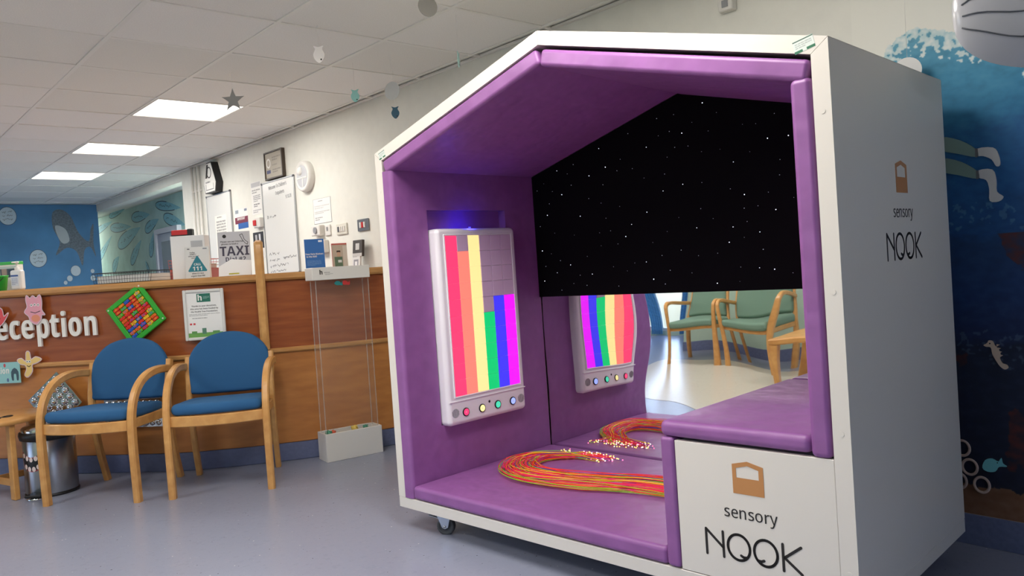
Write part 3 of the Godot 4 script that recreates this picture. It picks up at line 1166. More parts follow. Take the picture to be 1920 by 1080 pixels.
func light_panel(nook: Node3D, at: Vector3, turn: float) -> void:
	# a white bubble-wall panel: six columns of ten cells, four buttons, two speakers
	var body := part(nook, "light_panel", soft_box(Vector3(0.484, 0.865, 0.092), 0.022), M.panel_white, at, Vector3(0, turn, 0))
	var f := 0.046
	body.set_meta("label", "white light panel with coloured glowing columns and four round buttons")
	var x0 := -0.2
	var wide := 0.404
	var ylow := -0.305
	var tall := 0.705
	# rim round the screen
	var rim := tool()
	rim.set_smooth_group(-1)
	for s in [-1.0, 1.0]:
		add_box(rim, Vector3(0.007, tall + 0.014, 0.006), Vector3(x0 + wide / 2 + s * (wide / 2 + 0.0035), ylow + tall / 2, f + 0.002), 0.002)
		add_box(rim, Vector3(wide, 0.007, 0.006), Vector3(x0 + wide / 2, ylow + tall / 2 + s * (tall / 2 + 0.0035), f + 0.002), 0.002)
	part(body, "screen_rim", done(rim), M.panel_white)
	part(body, "ledge", span(Vector3(-0.236, ylow - 0.024, f - 0.002), Vector3(0.236, ylow - 0.019, f + 0.004), 0.001), M.panel_white)
	var lit := [10, 9, 10, 5, 6, 6]
	var hues := [rgb(255, 62, 112), rgb(255, 128, 112), rgb(250, 226, 150), rgb(0, 196, 112), rgb(62, 52, 236), rgb(232, 18, 246)]
	var cell := soft_box(Vector3(wide / 6 - 0.0012, tall / 10 - 0.0012, 0.006), 0.002, 1)
	var dark := mat(rgb(226, 198, 226), 0.25)
	for c in 6:
		var on := glow(hues[c], 1.15)
		on.albedo_color = (hues[c] as Color).darkened(0.5)
		for k in 10:
			var on_now: bool = k < lit[c]
			part(body, "light_cell", cell, on if on_now else dark, Vector3(x0 + wide * (c + 0.5) / 6, ylow + tall * (k + 0.5) / 10, f + 0.001))
	var knobs := [rgb(235, 60, 110), rgb(240, 226, 150), rgb(60, 200, 160), rgb(150, 170, 255)]
	for k in 4:
		var x := -0.146 + 0.098 * k
		var rg := tool()
		add_lathe(rg, [Vector2(0.019, 0), Vector2(0.019, 0.005), Vector2(0.0145, 0.006)], 20, TAU, Transform3D(Basis(Vector3.RIGHT, PI / 2), Vector3.ZERO))
		part(body, "button_ring", done(rg), M.black, Vector3(x, -0.38, f - 0.001))
		part(body, "button", slab(disc_outline(0.0148, 0.0148, 20), 0.006), glow(knobs[k], 1.1), Vector3(x, -0.38, f - 0.001))
		var arrow := PackedVector2Array([Vector2(-0.005, 0), Vector2(0.001, 0.004), Vector2(0.001, -0.004)])
		part(body, "symbol", slab(arrow, 0.0004), M.white, Vector3(x, -0.38, f + 0.005))
	part(body, "sensor", slab(disc_outline(0.006, 0.006, 14), 0.001), M.black, Vector3(0.0, -0.358, f))
	for s in [-1.0, 1.0]:
		var sp := tool()
		sp.set_smooth_group(-1)
		for k in range(-4, 5):
			var h := 0.02 * sqrt(maxf(0.02, 1.0 - pow(k / 4.6, 2)))
			add_box(sp, Vector3(0.0018, h * 2, 0.001), Vector3(k * 0.0045, 0, 0), 0.0002)
		part(body, "speaker", done(sp), M.grey_ink, Vector3(s * 0.205, -0.377, f + 0.0005))
	# small blue lamp over the panel
	var led := part(body, "indicator_lamp", slab(disc_outline(0.005, 0.005, 12), 0.004), glow(rgb(60, 60, 255), 4.0), Vector3(-0.03, 0.434, f - 0.018), Vector3(-PI / 2, 0, 0))
	var l := OmniLight3D.new()
	l.name = "indicator_light"
	l.light_color = Color(0.2, 0.18, 1.0)
	l.light_energy = 0.009
	l.light_size = 0.004
	l.omni_range = 6.0
	l.shadow_enabled = true
	l.position = Vector3(0, 0, 0.006)
	led.add_child(l)


func logo(nook: Node3D, at: Vector3, turn: float) -> void:
	# brown house emblem, the word sensory and NOOK drawn in even strokes; origin at the emblem's bottom middle
	var st := tool()
	st.set_smooth_group(-1)
	var d := 0.0006
	add_slab(st, rect(-0.0475, 0, 0.0475, 0.046), d)
	add_slab(st, PackedVector2Array([Vector2(-0.0475, 0.046), Vector2(-0.0355, 0.046), Vector2(-0.0355, 0.0735), Vector2(0, 0.0825), Vector2(0, 0.095), Vector2(-0.0475, 0.0835)]), d)
	add_slab(st, PackedVector2Array([Vector2(0.0475, 0.046), Vector2(0.0475, 0.0835), Vector2(0, 0.095), Vector2(0, 0.0825), Vector2(0.0335, 0.0735), Vector2(0.0335, 0.046)]), d)
	var em := part(nook, "emblem", done(st), M.bronze, at, Vector3(0, turn, 0))
	em.set_meta("label", "brown house-shaped emblem with a window")
	lettering(em, "sensory", 0.0335, M.ink, Vector3(0, -0.056, 0), 0.0006)
	var y := -0.194
	var s := 0.0078
	var h := 0.074
	var z := Vector3.ZERO
	part(em, "letter", strokes([[Vector2(-0.145, y), Vector2(-0.145, y + h), Vector2(-0.09, y + h * 0.36)], [Vector2(-0.09, y), Vector2(-0.09, y + h)]], s), M.ink, z)
	for k in [[-0.041, 1.0], [0.041, -1.0]]:
		var o := []
		for i in 33:
			o.append(Vector2(k[0] + 0.0345 * cos(TAU * i / 32), y + h / 2 + h / 2 * sin(TAU * i / 32)))
		part(em, "letter", strokes([o, [Vector2(k[0] + k[1] * 0.006, y + h * 0.2), Vector2(k[0] + k[1] * 0.014, y + h * 0.15), Vector2(k[0] + k[1] * 0.023, y + h * 0.16)]], s), M.ink, z)
	part(em, "letter", strokes([[Vector2(0.092, y), Vector2(0.092, y + h)], [Vector2(0.144, y + h), Vector2(0.096, y + h * 0.5), Vector2(0.144, y)]], s), M.ink, z)


func castor(nook: Node3D, at: Vector3) -> void:
	var fork := tool()
	fork.set_smooth_group(-1)
	add_box(fork, Vector3(0.075, 0.004, 0.075), Vector3(0, 0.097, 0), 0.001)
	add_box(fork, Vector3(0.04, 0.012, 0.04), Vector3(0, 0.09, 0), 0.004)
	for s in [-1.0, 1.0]:
		var o := PackedVector2Array([Vector2(-0.028, 0.086), Vector2(0.032, 0.086), Vector2(0.018, 0.036), Vector2(0.004, 0.03), Vector2(-0.008, 0.036)])
		add_slab(fork, o, 0.0025, s * 0.019 - 0.00125)
	add_box(fork, Vector3(0.045, 0.004, 0.03), Vector3(-0.045, 0.078, 0), 0.001, Basis(Vector3(0, 0, 1), -0.25))
	var f := part(nook, "castor", done(fork), M.steel, at, Vector3(0, 0.5, 0))
	var wheel := tool()
	add_lathe(wheel, [Vector2(0.0, 0.013), Vector2(0.012, 0.013), Vector2(0.014, 0.009), Vector2(0.026, 0.009), Vector2(0.028, 0.013), Vector2(0.035, 0.013), Vector2(0.038, 0.01), Vector2(0.039, 0.0), Vector2(0.038, -0.01), Vector2(0.035, -0.013), Vector2(0.028, -0.013), Vector2(0.026, -0.009), Vector2(0.014, -0.009), Vector2(0.012, -0.013), Vector2(0.0, -0.013)], 30, TAU, Transform3D(Basis(Vector3.RIGHT, PI / 2), Vector3(0.004, 0.039, 0)))
	part(f, "wheel", done(wheel), M.rubber)
	var hub := tool()
	add_lathe(hub, [Vector2(0.0, 0.022), Vector2(0.006, 0.022), Vector2(0.006, -0.022), Vector2(0.0, -0.022)], 12, TAU, Transform3D(Basis(Vector3.RIGHT, PI / 2), Vector3(0.004, 0.039, 0)))
	part(f, "axle", done(hub), M.chrome)


func build_fibres() -> void:
	# side-glow strands drawn out of the bench over the floor pad, doubled back to bright tips
	var t := thing("fibre_optic_strands", "loose bundle of neon red, orange and green light strands on purple floor pad", "light strands")
	t.transform = nook_frame()
	var near := [Vector2(1.37, 0.42), Vector2(1.0, 0.4), Vector2(0.76, 0.31), Vector2(0.5, 0.26), Vector2(0.31, 0.32), Vector2(0.22, 0.44), Vector2(0.2, 0.58), Vector2(0.31, 0.7), Vector2(0.43, 0.76)]
	var far := [Vector2(1.37, 0.66), Vector2(0.95, 0.6), Vector2(0.68, 0.48), Vector2(0.5, 0.43), Vector2(0.4, 0.45), Vector2(0.34, 0.52), Vector2(0.34, 0.6), Vector2(0.42, 0.68), Vector2(0.54, 0.72)]
	var hues := [rgb(240, 56, 40), rgb(246, 122, 30), rgb(150, 206, 40), rgb(240, 44, 110), rgb(240, 200, 50), rgb(80, 70, 170)]
	var share := [0, 0, 1, 2, 2, 3, 3, 4, 5]
	var tools := []
	for k in hues.size():
		tools.append(tool())
	var tips := [tool(), tool(), tool()]
	var r := RandomNumberGenerator.new()
	r.seed = 21
	for n in 105:
		var u := r.randf()
		var pts := []
		var lift := r.randf() * 0.04
		var drift := 0.0
		for k in near.size():
			drift = clampf(drift + r.randf_range(-0.13, 0.13), -0.3, 0.3)
			var p: Vector2 = (near[k] as Vector2).lerp(far[k], clampf(u + drift, -0.05, 1.05))
			if k == near.size() - 1:
				p += Vector2(r.randf_range(-0.2, 0.1), r.randf_range(-0.04, 0.05))
			pts.append(Vector3(p.x, 0.2115 + 0.003 + lift * sin(PI * (k + 0.6) / near.size()) * r.randf_range(0.5, 1.0), -p.y))
		var line := spline(pts, 5)
		var h: int = share[r.randi_range(0, share.size() - 1)]
		add_tube(tools[h], line, 0.0013, 4, false)
		var e: Vector3 = line[line.size() - 1]
		add_lathe(tips[r.randi_range(0, 2)], [Vector2(0, 0.0035), Vector2(0.0032, 0.0015), Vector2(0.0032, -0.0015), Vector2(0, -0.0035)], 6, TAU, Transform3D(Basis.IDENTITY, e))
	for k in hues.size():
		var m := mat(hues[k], 0.25)
		m.emission_enabled = true
		m.emission = hues[k]
		m.emission_energy_multiplier = 0.12
		part(t, "strands", done(tools[k]), m).set_meta("kind", "stuff")
	for k in 3:
		part(t, "glowing_tips", done(tips[k]), glow([rgb(255, 244, 236), rgb(255, 120, 170), rgb(250, 226, 120)][k], 1.6)).set_meta("kind", "stuff")


# ------------------------------------------------------------------ reception desk

func desk_offset(back: float) -> Array:
	# the desk's front line moved away from the room by back
	var out := []
	for i in desk_curve.size():
		var d: Vector2 = (desk_curve[mini(i + 1, desk_curve.size() - 1)] - desk_curve[maxi(i - 1, 0)]).normalized()
		out.append(desk_curve[i] + Vector2(d.y, -d.x) * back)
	return out


func curved_board(y0: float, y1: float, front: float, back: float, r := 0.004) -> ArrayMesh:
	# a board that follows the desk: section from front to back, y0 to y1
	var a := desk_offset(front)
	var b := desk_offset(back)
	var st := tool()
	var rings := []
	for i in a.size():
		var p := Vector3(a[i].x, 0, a[i].y)
		var q := Vector3(b[i].x, 0, b[i].y)
		var n := (p - q).normalized()
		rings.append([q + Vector3(0, y0, 0), p - n * r + Vector3(0, y0, 0), p + Vector3(0, y0 + r, 0), p + Vector3(0, y1 - r, 0), p - n * r + Vector3(0, y1, 0), q + Vector3(0, y1, 0)])
	for k in 6:
		st.set_smooth_group(k + 1)
		for i in rings.size() - 1:
			quad(st, rings[i][k], rings[i][(k + 1) % 6], rings[i + 1][(k + 1) % 6], rings[i + 1][k])
	return done(st)


func build_desk() -> void:
	var t := thing("reception_desk", "long curved reception desk of reddish and orange veneer with pale wooden counter", "reception desk")
	part(t, "skirting", curved_board(0.0, 0.11, 0.004, 0.03), M.skirting)
	part(t, "lower_panel", curved_board(0.11, 0.668, 0.0, 0.03), M.desk_low)
	part(t, "upper_panel", curved_board(0.688, 1.1, 0.004, 0.034), M.desk_high)
	part(t, "rail", curved_board(0.662, 0.692, -0.018, 0.03, 0.008), M.beech_rail)
	part(t, "counter", curved_board(1.1, 1.144, -0.03, 0.36, 0.012), M.beech_rail)
	part(t, "back_panel", curved_board(0.0, 1.1, 0.3, 0.33), M.desk_low)
	var post := bar(spline([Vector3(0, 0.69, 0.022), Vector3(0, 1.0, 0.022), Vector3(0, 1.2, 0.022), Vector3(0, 1.315, 0.012), Vector3(0, 1.325, -0.004)], 4), Vector3(1, 0, 0), 0.052, 0.04, 0.012)
	part(t, "upright", post, M.beech, Vector3(1.978, 0, -4.498), Vector3(0, deg_to_rad(-28.0), 0))


# ------------------------------------------------------------------ chairs and floor

func build_chairs() -> void:
	var c := blue_chair("blue cloth armchair of pale bentwood beside the pedal bin")
	c.position = Vector3(1.147, 0, -4.665)
	c.rotation.y = deg_to_rad(-46.2)
	copy(c, "blue cloth armchair of pale bentwood under the framed notice", Vector3(1.628, 0, -4.285), deg_to_rad(-32.0))


func blue_chair(label: String) -> Node3D:
	var t := thing("blue_armchair", label, "chair", Vector3.ZERO, 0.0, "blue armchairs by the reception desk")
	for s in [-1.0, 1.0]:
		var x: float = s * 0.2485
		var arm := spline([Vector3(x, 0, 0.222), Vector3(x, 0.16, 0.228), Vector3(x, 0.33, 0.232), Vector3(x, 0.46, 0.222), Vector3(x, 0.555, 0.18), Vector3(x, 0.615, 0.11), Vector3(x, 0.645, 0.02), Vector3(x, 0.652, -0.08), Vector3(x * 0.985, 0.642, -0.185)], 5)
		part(t, "arm", bar(arm, Vector3(1, 0, 0), 0.036, 0.043, 0.007), M.beech)
		var leg := spline([Vector3(s * 0.222, 0, -0.265), Vector3(s * 0.224, 0.22, -0.205), Vector3(s * 0.226, 0.45, -0.178), Vector3(s * 0.228, 0.58, -0.198), Vector3(s * 0.229, 0.69, -0.226)], 4)
		part(t, "leg", bar(leg, Vector3(1, 0, 0), 0.03, 0.042, 0.006), M.beech)
		part(t, "side_rail", span(Vector3(s * 0.222 - 0.012, 0.375, -0.19), Vector3(s * 0.222 + 0.012, 0.425, 0.215), 0.004), M.beech)
	var bow := []
	for i in 13:
		var u := -1.0 + i / 6.0
		bow.append(Vector3(u * 0.234, 0.4, 0.222 + 0.045 * (1.0 - u * u)))
	part(t, "front_rail", bar(bow, Vector3(0, 1, 0), 0.056, 0.022, 0.005), M.beech)
	part(t, "back_rail", span(Vector3(-0.215, 0.37, -0.2), Vector3(0.215, 0.42, -0.178), 0.004), M.beech)
	var plan := []
	for i in 9:
		var u := -1.0 + i / 4.0
		plan.append(Vector2(u * 0.226, -(0.225 + 0.058 * (1.0 - u * u))))
	plan.append_array([Vector2(0.23, -0.1), Vector2(0.225, 0.05), Vector2(0.2, 0.175), Vector2(0.1, 0.185), Vector2(-0.1, 0.185), Vector2(-0.2, 0.175), Vector2(-0.225, 0.05), Vector2(-0.23, -0.1)])
	# outline is laid in plan: local y of the outline becomes -z of the chair
	plan.reverse()
	var seat_out := blob(plan, 3)
	var seat_list := []
	for p in seat_out:
		seat_list.append(p)
	part(t, "seat", pillow(seat_list, 0.058, 0.024, 0.0, 0.012), M.blue_cloth, Vector3(0, 0.445, 0), Vector3(-PI / 2 - 0.065, 0, 0))
	var back := blob([Vector2(-0.2, 0.0), Vector2(0.0, -0.004), Vector2(0.2, 0.0), Vector2(0.222, 0.03), Vector2(0.23, 0.15), Vector2(0.212, 0.25), Vector2(0.15, 0.328), Vector2(0.075, 0.362), Vector2(0.0, 0.372), Vector2(-0.075, 0.362), Vector2(-0.15, 0.328), Vector2(-0.212, 0.25), Vector2(-0.23, 0.15), Vector2(-0.222, 0.03)], 3)
	var back_list := []
	for p in back:
		back_list.append(p)
	back_list.reverse()
	part(t, "backrest", pillow(back_list, 0.05, 0.022, 0.03, 0.006), M.blue_cloth, Vector3(0, 0.478, -0.2), Vector3(-0.17, 0, 0)).scale = Vector3(1, 0.94, 1)
	return t


func build_floor_items() -> void:
	# pedal bin with a monster mouth sticker
	var b := thing("pedal_bin", "brushed steel pedal bin with black rim and toothy mouth sticker", "bin", Vector3(0.9, 0, -5.0), deg_to_rad(-40))
	var r := 0.13
	part(b, "body", lathe([Vector2(0, 0.008), Vector2(r - 0.004, 0.008), Vector2(r, 0.02), Vector2(r, 0.33), Vector2(r - 0.006, 0.335)], 48), M.steel)
	part(b, "foot_ring", lathe([Vector2(0, 0.0), Vector2(r + 0.003, 0.0), Vector2(r + 0.004, 0.012), Vector2(r - 0.004, 0.016)], 48), M.black)
	part(b, "liner", lathe([Vector2(r - 0.01, 0.36), Vector2(r + 0.012, 0.352), Vector2(r + 0.016, 0.335), Vector2(r + 0.01, 0.312), Vector2(r + 0.001, 0.308)], 48), M.black)
	part(b, "lid", lathe([Vector2(r + 0.002, 0.352), Vector2(r + 0.004, 0.372), Vector2(r - 0.01, 0.382), Vector2(0.06, 0.39), Vector2(0, 0.392)], 48), M.chrome)
	part(b, "pedal", span(Vector3(-0.045, 0.018, r - 0.01), Vector3(0.045, 0.032, r + 0.065), 0.006), M.black)
	part(b, "pedal_plate", lathe([Vector2(0, 0.0), Vector2(0.05, 0.0), Vector2(0.052, 0.01), Vector2(0, 0.014)], 24), M.chrome, Vector3(0, 0.001, r + 0.02))
	var mouth := tool()
	mouth.set_smooth_group(-1)
	var teeth := tool()
	teeth.set_smooth_group(-1)
	var rim := tool()
	rim.set_smooth_group(-1)
	roll_on(mouth, blob([Vector2(-0.07, 0.045), Vector2(-0.03, 0.025), Vector2(0.0, 0.018), Vector2(0.03, 0.025), Vector2(0.07, 0.045), Vector2(0.062, -0.01), Vector2(0.035, -0.04), Vector2(0.0, -0.05), Vector2(-0.035, -0.04), Vector2(-0.062, -0.01)], 4), r + 0.001, 0.2, -0.25)
	roll_on(rim, blob([Vector2(-0.076, 0.052), Vector2(-0.03, 0.031), Vector2(0.0, 0.024), Vector2(0.03, 0.031), Vector2(0.076, 0.052), Vector2(0.068, -0.012), Vector2(0.038, -0.046), Vector2(0.0, -0.056), Vector2(-0.038, -0.046), Vector2(-0.068, -0.012)], 4), r + 0.0004, 0.2, -0.25)
	for k in [[-0.055, 0.032, -1], [-0.028, 0.018, -1], [0.0, 0.012, -1], [0.028, 0.018, -1], [0.055, 0.032, -1], [-0.04, -0.028, 1], [-0.014, -0.04, 1], [0.014, -0.04, 1], [0.04, -0.028, 1]]:
		roll_on(teeth, disc_outline(0.011, 0.014, 12, Vector2(k[0], k[1])), r + 0.0016, 0.2, -0.25)
	part(b, "sticker_outline", done(rim), mat(rgb(150, 60, 66), 0.5))
	part(b, "sticker_mouth", done(mouth), M.black)
	part(b, "sticker_teeth", done(teeth), mat(rgb(240, 222, 218), 0.5))
	# round coffee table cut by the picture's edge
	var t := thing("round_table", "low round pale wood table beside the pedal bin", "table", Vector3(0.655, 0, -5.2), 0.6)
	part(t, "table_top", lathe([Vector2(0, 0.412), Vector2(0.262, 0.412), Vector2(0.272, 0.418), Vector2(0.274, 0.432), Vector2(0.268, 0.44), Vector2(0, 0.44)], 48), M.beech)
	for k in 4:
		var a := TAU * k / 4 + 0.3
		part(t, "leg", box(0.045, 0.412, 0.03, 0.004), M.beech, Vector3(cos(a) * 0.22, 0.206, sin(a) * 0.22), Vector3(0, -a, 0))
	for k in 2:
		part(t, "stretcher", box(0.42, 0.035, 0.02, 0.003), M.beech, Vector3(0, 0.09 + 0.001 * k, 0), Vector3(0, -(TAU * k / 4 + 0.3), 0))
	var g := tool()
	for k in [-1.0, 1.0]:
		var ring := []
		for i in 21:
			ring.append(Vector3(k * 0.033 + 0.026 * cos(TAU * i / 20), 0.003, 0.021 * sin(TAU * i / 20)))
		add_tube(g, ring, 0.0025, 6)
	add_tube(g, [Vector3(-0.008, 0.004, 0), Vector3(0.008, 0.004, 0)], 0.002, 6)
	tag(part(self, "spectacles", done(g), M.black, Vector3(0.7, 0.44, -5.1), Vector3(0, 0.4, 0)), "folded dark wire spectacles lying on round table", "spectacles")
	# two sensory tiles of mirrored domes leaning on the desk
	var tilted := dome_tile("silver mirrored dome tile standing on one corner behind the bin", Vector2i(5, 5), 0.24)
	tilted.position = Vector3(1.005, 0.463, -5.315)
	tilted.rotation = Vector3(-0.1, deg_to_rad(-49), 0.72)
	var flat := dome_tile("long silver mirrored dome tile fixed low on the desk behind an armchair", Vector2i(9, 4), 0.36)
	flat.position = Vector3(1.346, 0.365, -4.992)
	flat.rotation = Vector3(0, deg_to_rad(-49.6), 0)
	build_coin_tank()


func roll_on(st: SurfaceTool, poly: PackedVector2Array, r: float, y: float, turn: float) -> void:
	# lays a flat outline round a cylinder (its front is +z), cut into narrow strips so that it follows the curve
	for k in range(-12, 12):
		var strip := rect(k * 0.008, -0.3, (k + 1) * 0.008, 0.3)
		for piece in Geometry2D.intersect_polygons(poly, strip):
			var idx := Geometry2D.triangulate_polygon(piece)
			for i in range(0, idx.size(), 3):
				var v := []
				for q in 3:
					var p: Vector2 = piece[idx[i + q]]
					var a := p.x / r + turn
					v.append(Vector3(sin(a) * r, y + p.y, cos(a) * r))
				tri(st, v[0], v[2], v[1])


func dome_tile(label: String, n: Vector2i, wide: float) -> Node3D:
	var t := thing("mirrored_dome_tile", label, "wall tile", Vector3.ZERO, 0.0, "mirrored dome tiles on the desk front")
	var step := wide / n.x
	var high := step * n.y
	part(t, "plate", box(wide + 0.01, high + 0.01, 0.006, 0.001), M.silver)
	var st := tool()
	for i in 8:
		for j in 4:
			var a := [PI / 2 * j / 4, PI / 2 * (j + 1) / 4]
			var u := [TAU * i / 8, TAU * (i + 1) / 8]
			var p := []
			for c in [[0, 0], [0, 1], [1, 1], [1, 0]]:
				var rr: float = cos(a[c[0]]) * step * 0.46
				p.append(Vector3(cos(u[c[1]]) * rr, sin(u[c[1]]) * rr, 0.003 + sin(a[c[0]]) * step * 0.3))
			quad(st, p[0], p[3], p[2], p[1])
	var dome := done(st)
	for i in n.x:
		for j in n.y:
			part(t, "dome", dome, M.silver, Vector3(-wide / 2 + step * (i + 0.5), -high / 2 + step * (j + 0.5), 0))
	return t


func build_coin_tank() -> void:
	# clear collecting column: white base with toys, acrylic shaft, white header
	var turn := deg_to_rad(-7.8)
	var t := thing("collection_column", "tall clear acrylic collection box with white base and header", "collection box", Vector3(2.365, 0, -4.25), turn)
	var base := tool()
	base.set_smooth_group(-1)
	for s in [-1.0, 1.0]:
		add_box(base, Vector3(0.36, 0.168, 0.012), Vector3(0, 0.084, s * 0.064), 0.002)
		add_box(base, Vector3(0.012, 0.168, 0.116), Vector3(s * 0.174, 0.084, 0), 0.002)
	add_box(base, Vector3(0.34, 0.1, 0.116), Vector3(0, 0.05, 0), 0.002)
	part(t, "base", done(base), M.white)
	for s in [-1.0, 1.0]:
		part(t, "pane", box(0.338, 0.92, 0.004, 0.0005), M.acrylic, Vector3(0, 0.62, s * 0.045))
		part(t, "pane", box(0.004, 0.92, 0.086, 0.0005), M.acrylic, Vector3(s * 0.167, 0.62, 0))
	for sx in [-1.0, 1.0]:
		for sz in [-1.0, 1.0]:
			part(t, "pane_edge", box(0.005, 0.92, 0.005, 0.001), M.pane_edge, Vector3(sx * 0.167, 0.62, sz * 0.045))
	part(t, "header", box(0.362, 0.076, 0.13, 0.003), M.white, Vector3(-0.012, 1.122, 0.01))
	lettering(t, "h", 0.026, M.ink, Vector3(-0.14, 1.13, 0.0755), 0.0008, true)
	part(t, "small_print", sheet(0.06, 0.02, 0.0005), printed(96, 32, rgb(228, 226, 221), [[0.0, 0.0, 1.0, 0.45, M.grey_ink.albedo_color, 1], [0.1, 0.55, 0.9, 1.0, M.grey_ink.albedo_color, 2]]), Vector3(-0.09, 1.122, 0.075))
	var hues := [rgb(70, 150, 120), rgb(226, 96, 60), rgb(236, 176, 60), rgb(60, 160, 170), rgb(200, 120, 90), rgb(230, 200, 90), rgb(90, 130, 70)]
	var r := RandomNumberGenerator.new()
	r.seed = 4
	for k in 9:
		var size := r.randf_range(0.013, 0.022)
		var o := tool()
		add_lathe(o, [Vector2(0, 0), Vector2(size * 0.9, size * 0.3), Vector2(size, size * 0.8), Vector2(size * 0.5, size * 1.5), Vector2(0, size * 1.7)], 9)
		for f in 3:
			var a := TAU * f / 3
			add_lathe(o, [Vector2(0, -size * 0.4), Vector2(size * 0.35, 0), Vector2(0, size * 0.8)], 6, TAU, Transform3D(Basis(Vector3(cos(a), 0, sin(a)), 0.9), Vector3(cos(a) * size * 0.8, size * 1.1, sin(a) * size * 0.8)))
		var toy := part(self, "sea_toy", done(o), mat(hues[k % hues.size()], 0.5))
		toy.transform = t.transform * Transform3D(Basis(Vector3.UP, r.randf() * TAU), Vector3(-0.14 + 0.035 * k, 0.1, r.randf_range(-0.02, 0.02)))
		if r.randf() < 0.7:
			toy.position.y += 0.045
			var heap := part(toy, "pebble_heap", lathe([Vector2(0, -0.045), Vector2(0.02, -0.045), Vector2(0.014, 0.0), Vector2(0, 0.002)], 8), mat(rgb(120, 104, 90), 0.8))
			heap.position.y = 0.0
		tag(toy, "small plastic sea creature in the base of collection box", "toy", "sea toys in the collection box")
	for k in [[-0.03, rgb(30, 130, 130)], [0.015, rgb(200, 50, 50)]]:
		var o := slab(blob([Vector2(-0.022, 0.0), Vector2(-0.008, 0.014), Vector2(0.01, 0.01), Vector2(0.02, 0.0), Vector2(0.03, 0.012), Vector2(0.028, -0.014), Vector2(0.01, -0.012), Vector2(-0.008, -0.012)], 3), 0.004)
		var c := part(t, "fish_sticker", o, mat(k[1], 0.5), Vector3(k[0], 1.06, 0.048))
		c.set_meta("label", "small fish stuck inside the clear column")


func on_desk(spot: Vector2, y: float, deg: float, proud := 0.0) -> Transform3D:
	# a frame on the desk face: x along the face, z out of it
	var b := Basis(Vector3.UP, deg_to_rad(deg))
	return Transform3D(b, Vector3(spot.x, y, spot.y) + b.z * proud)


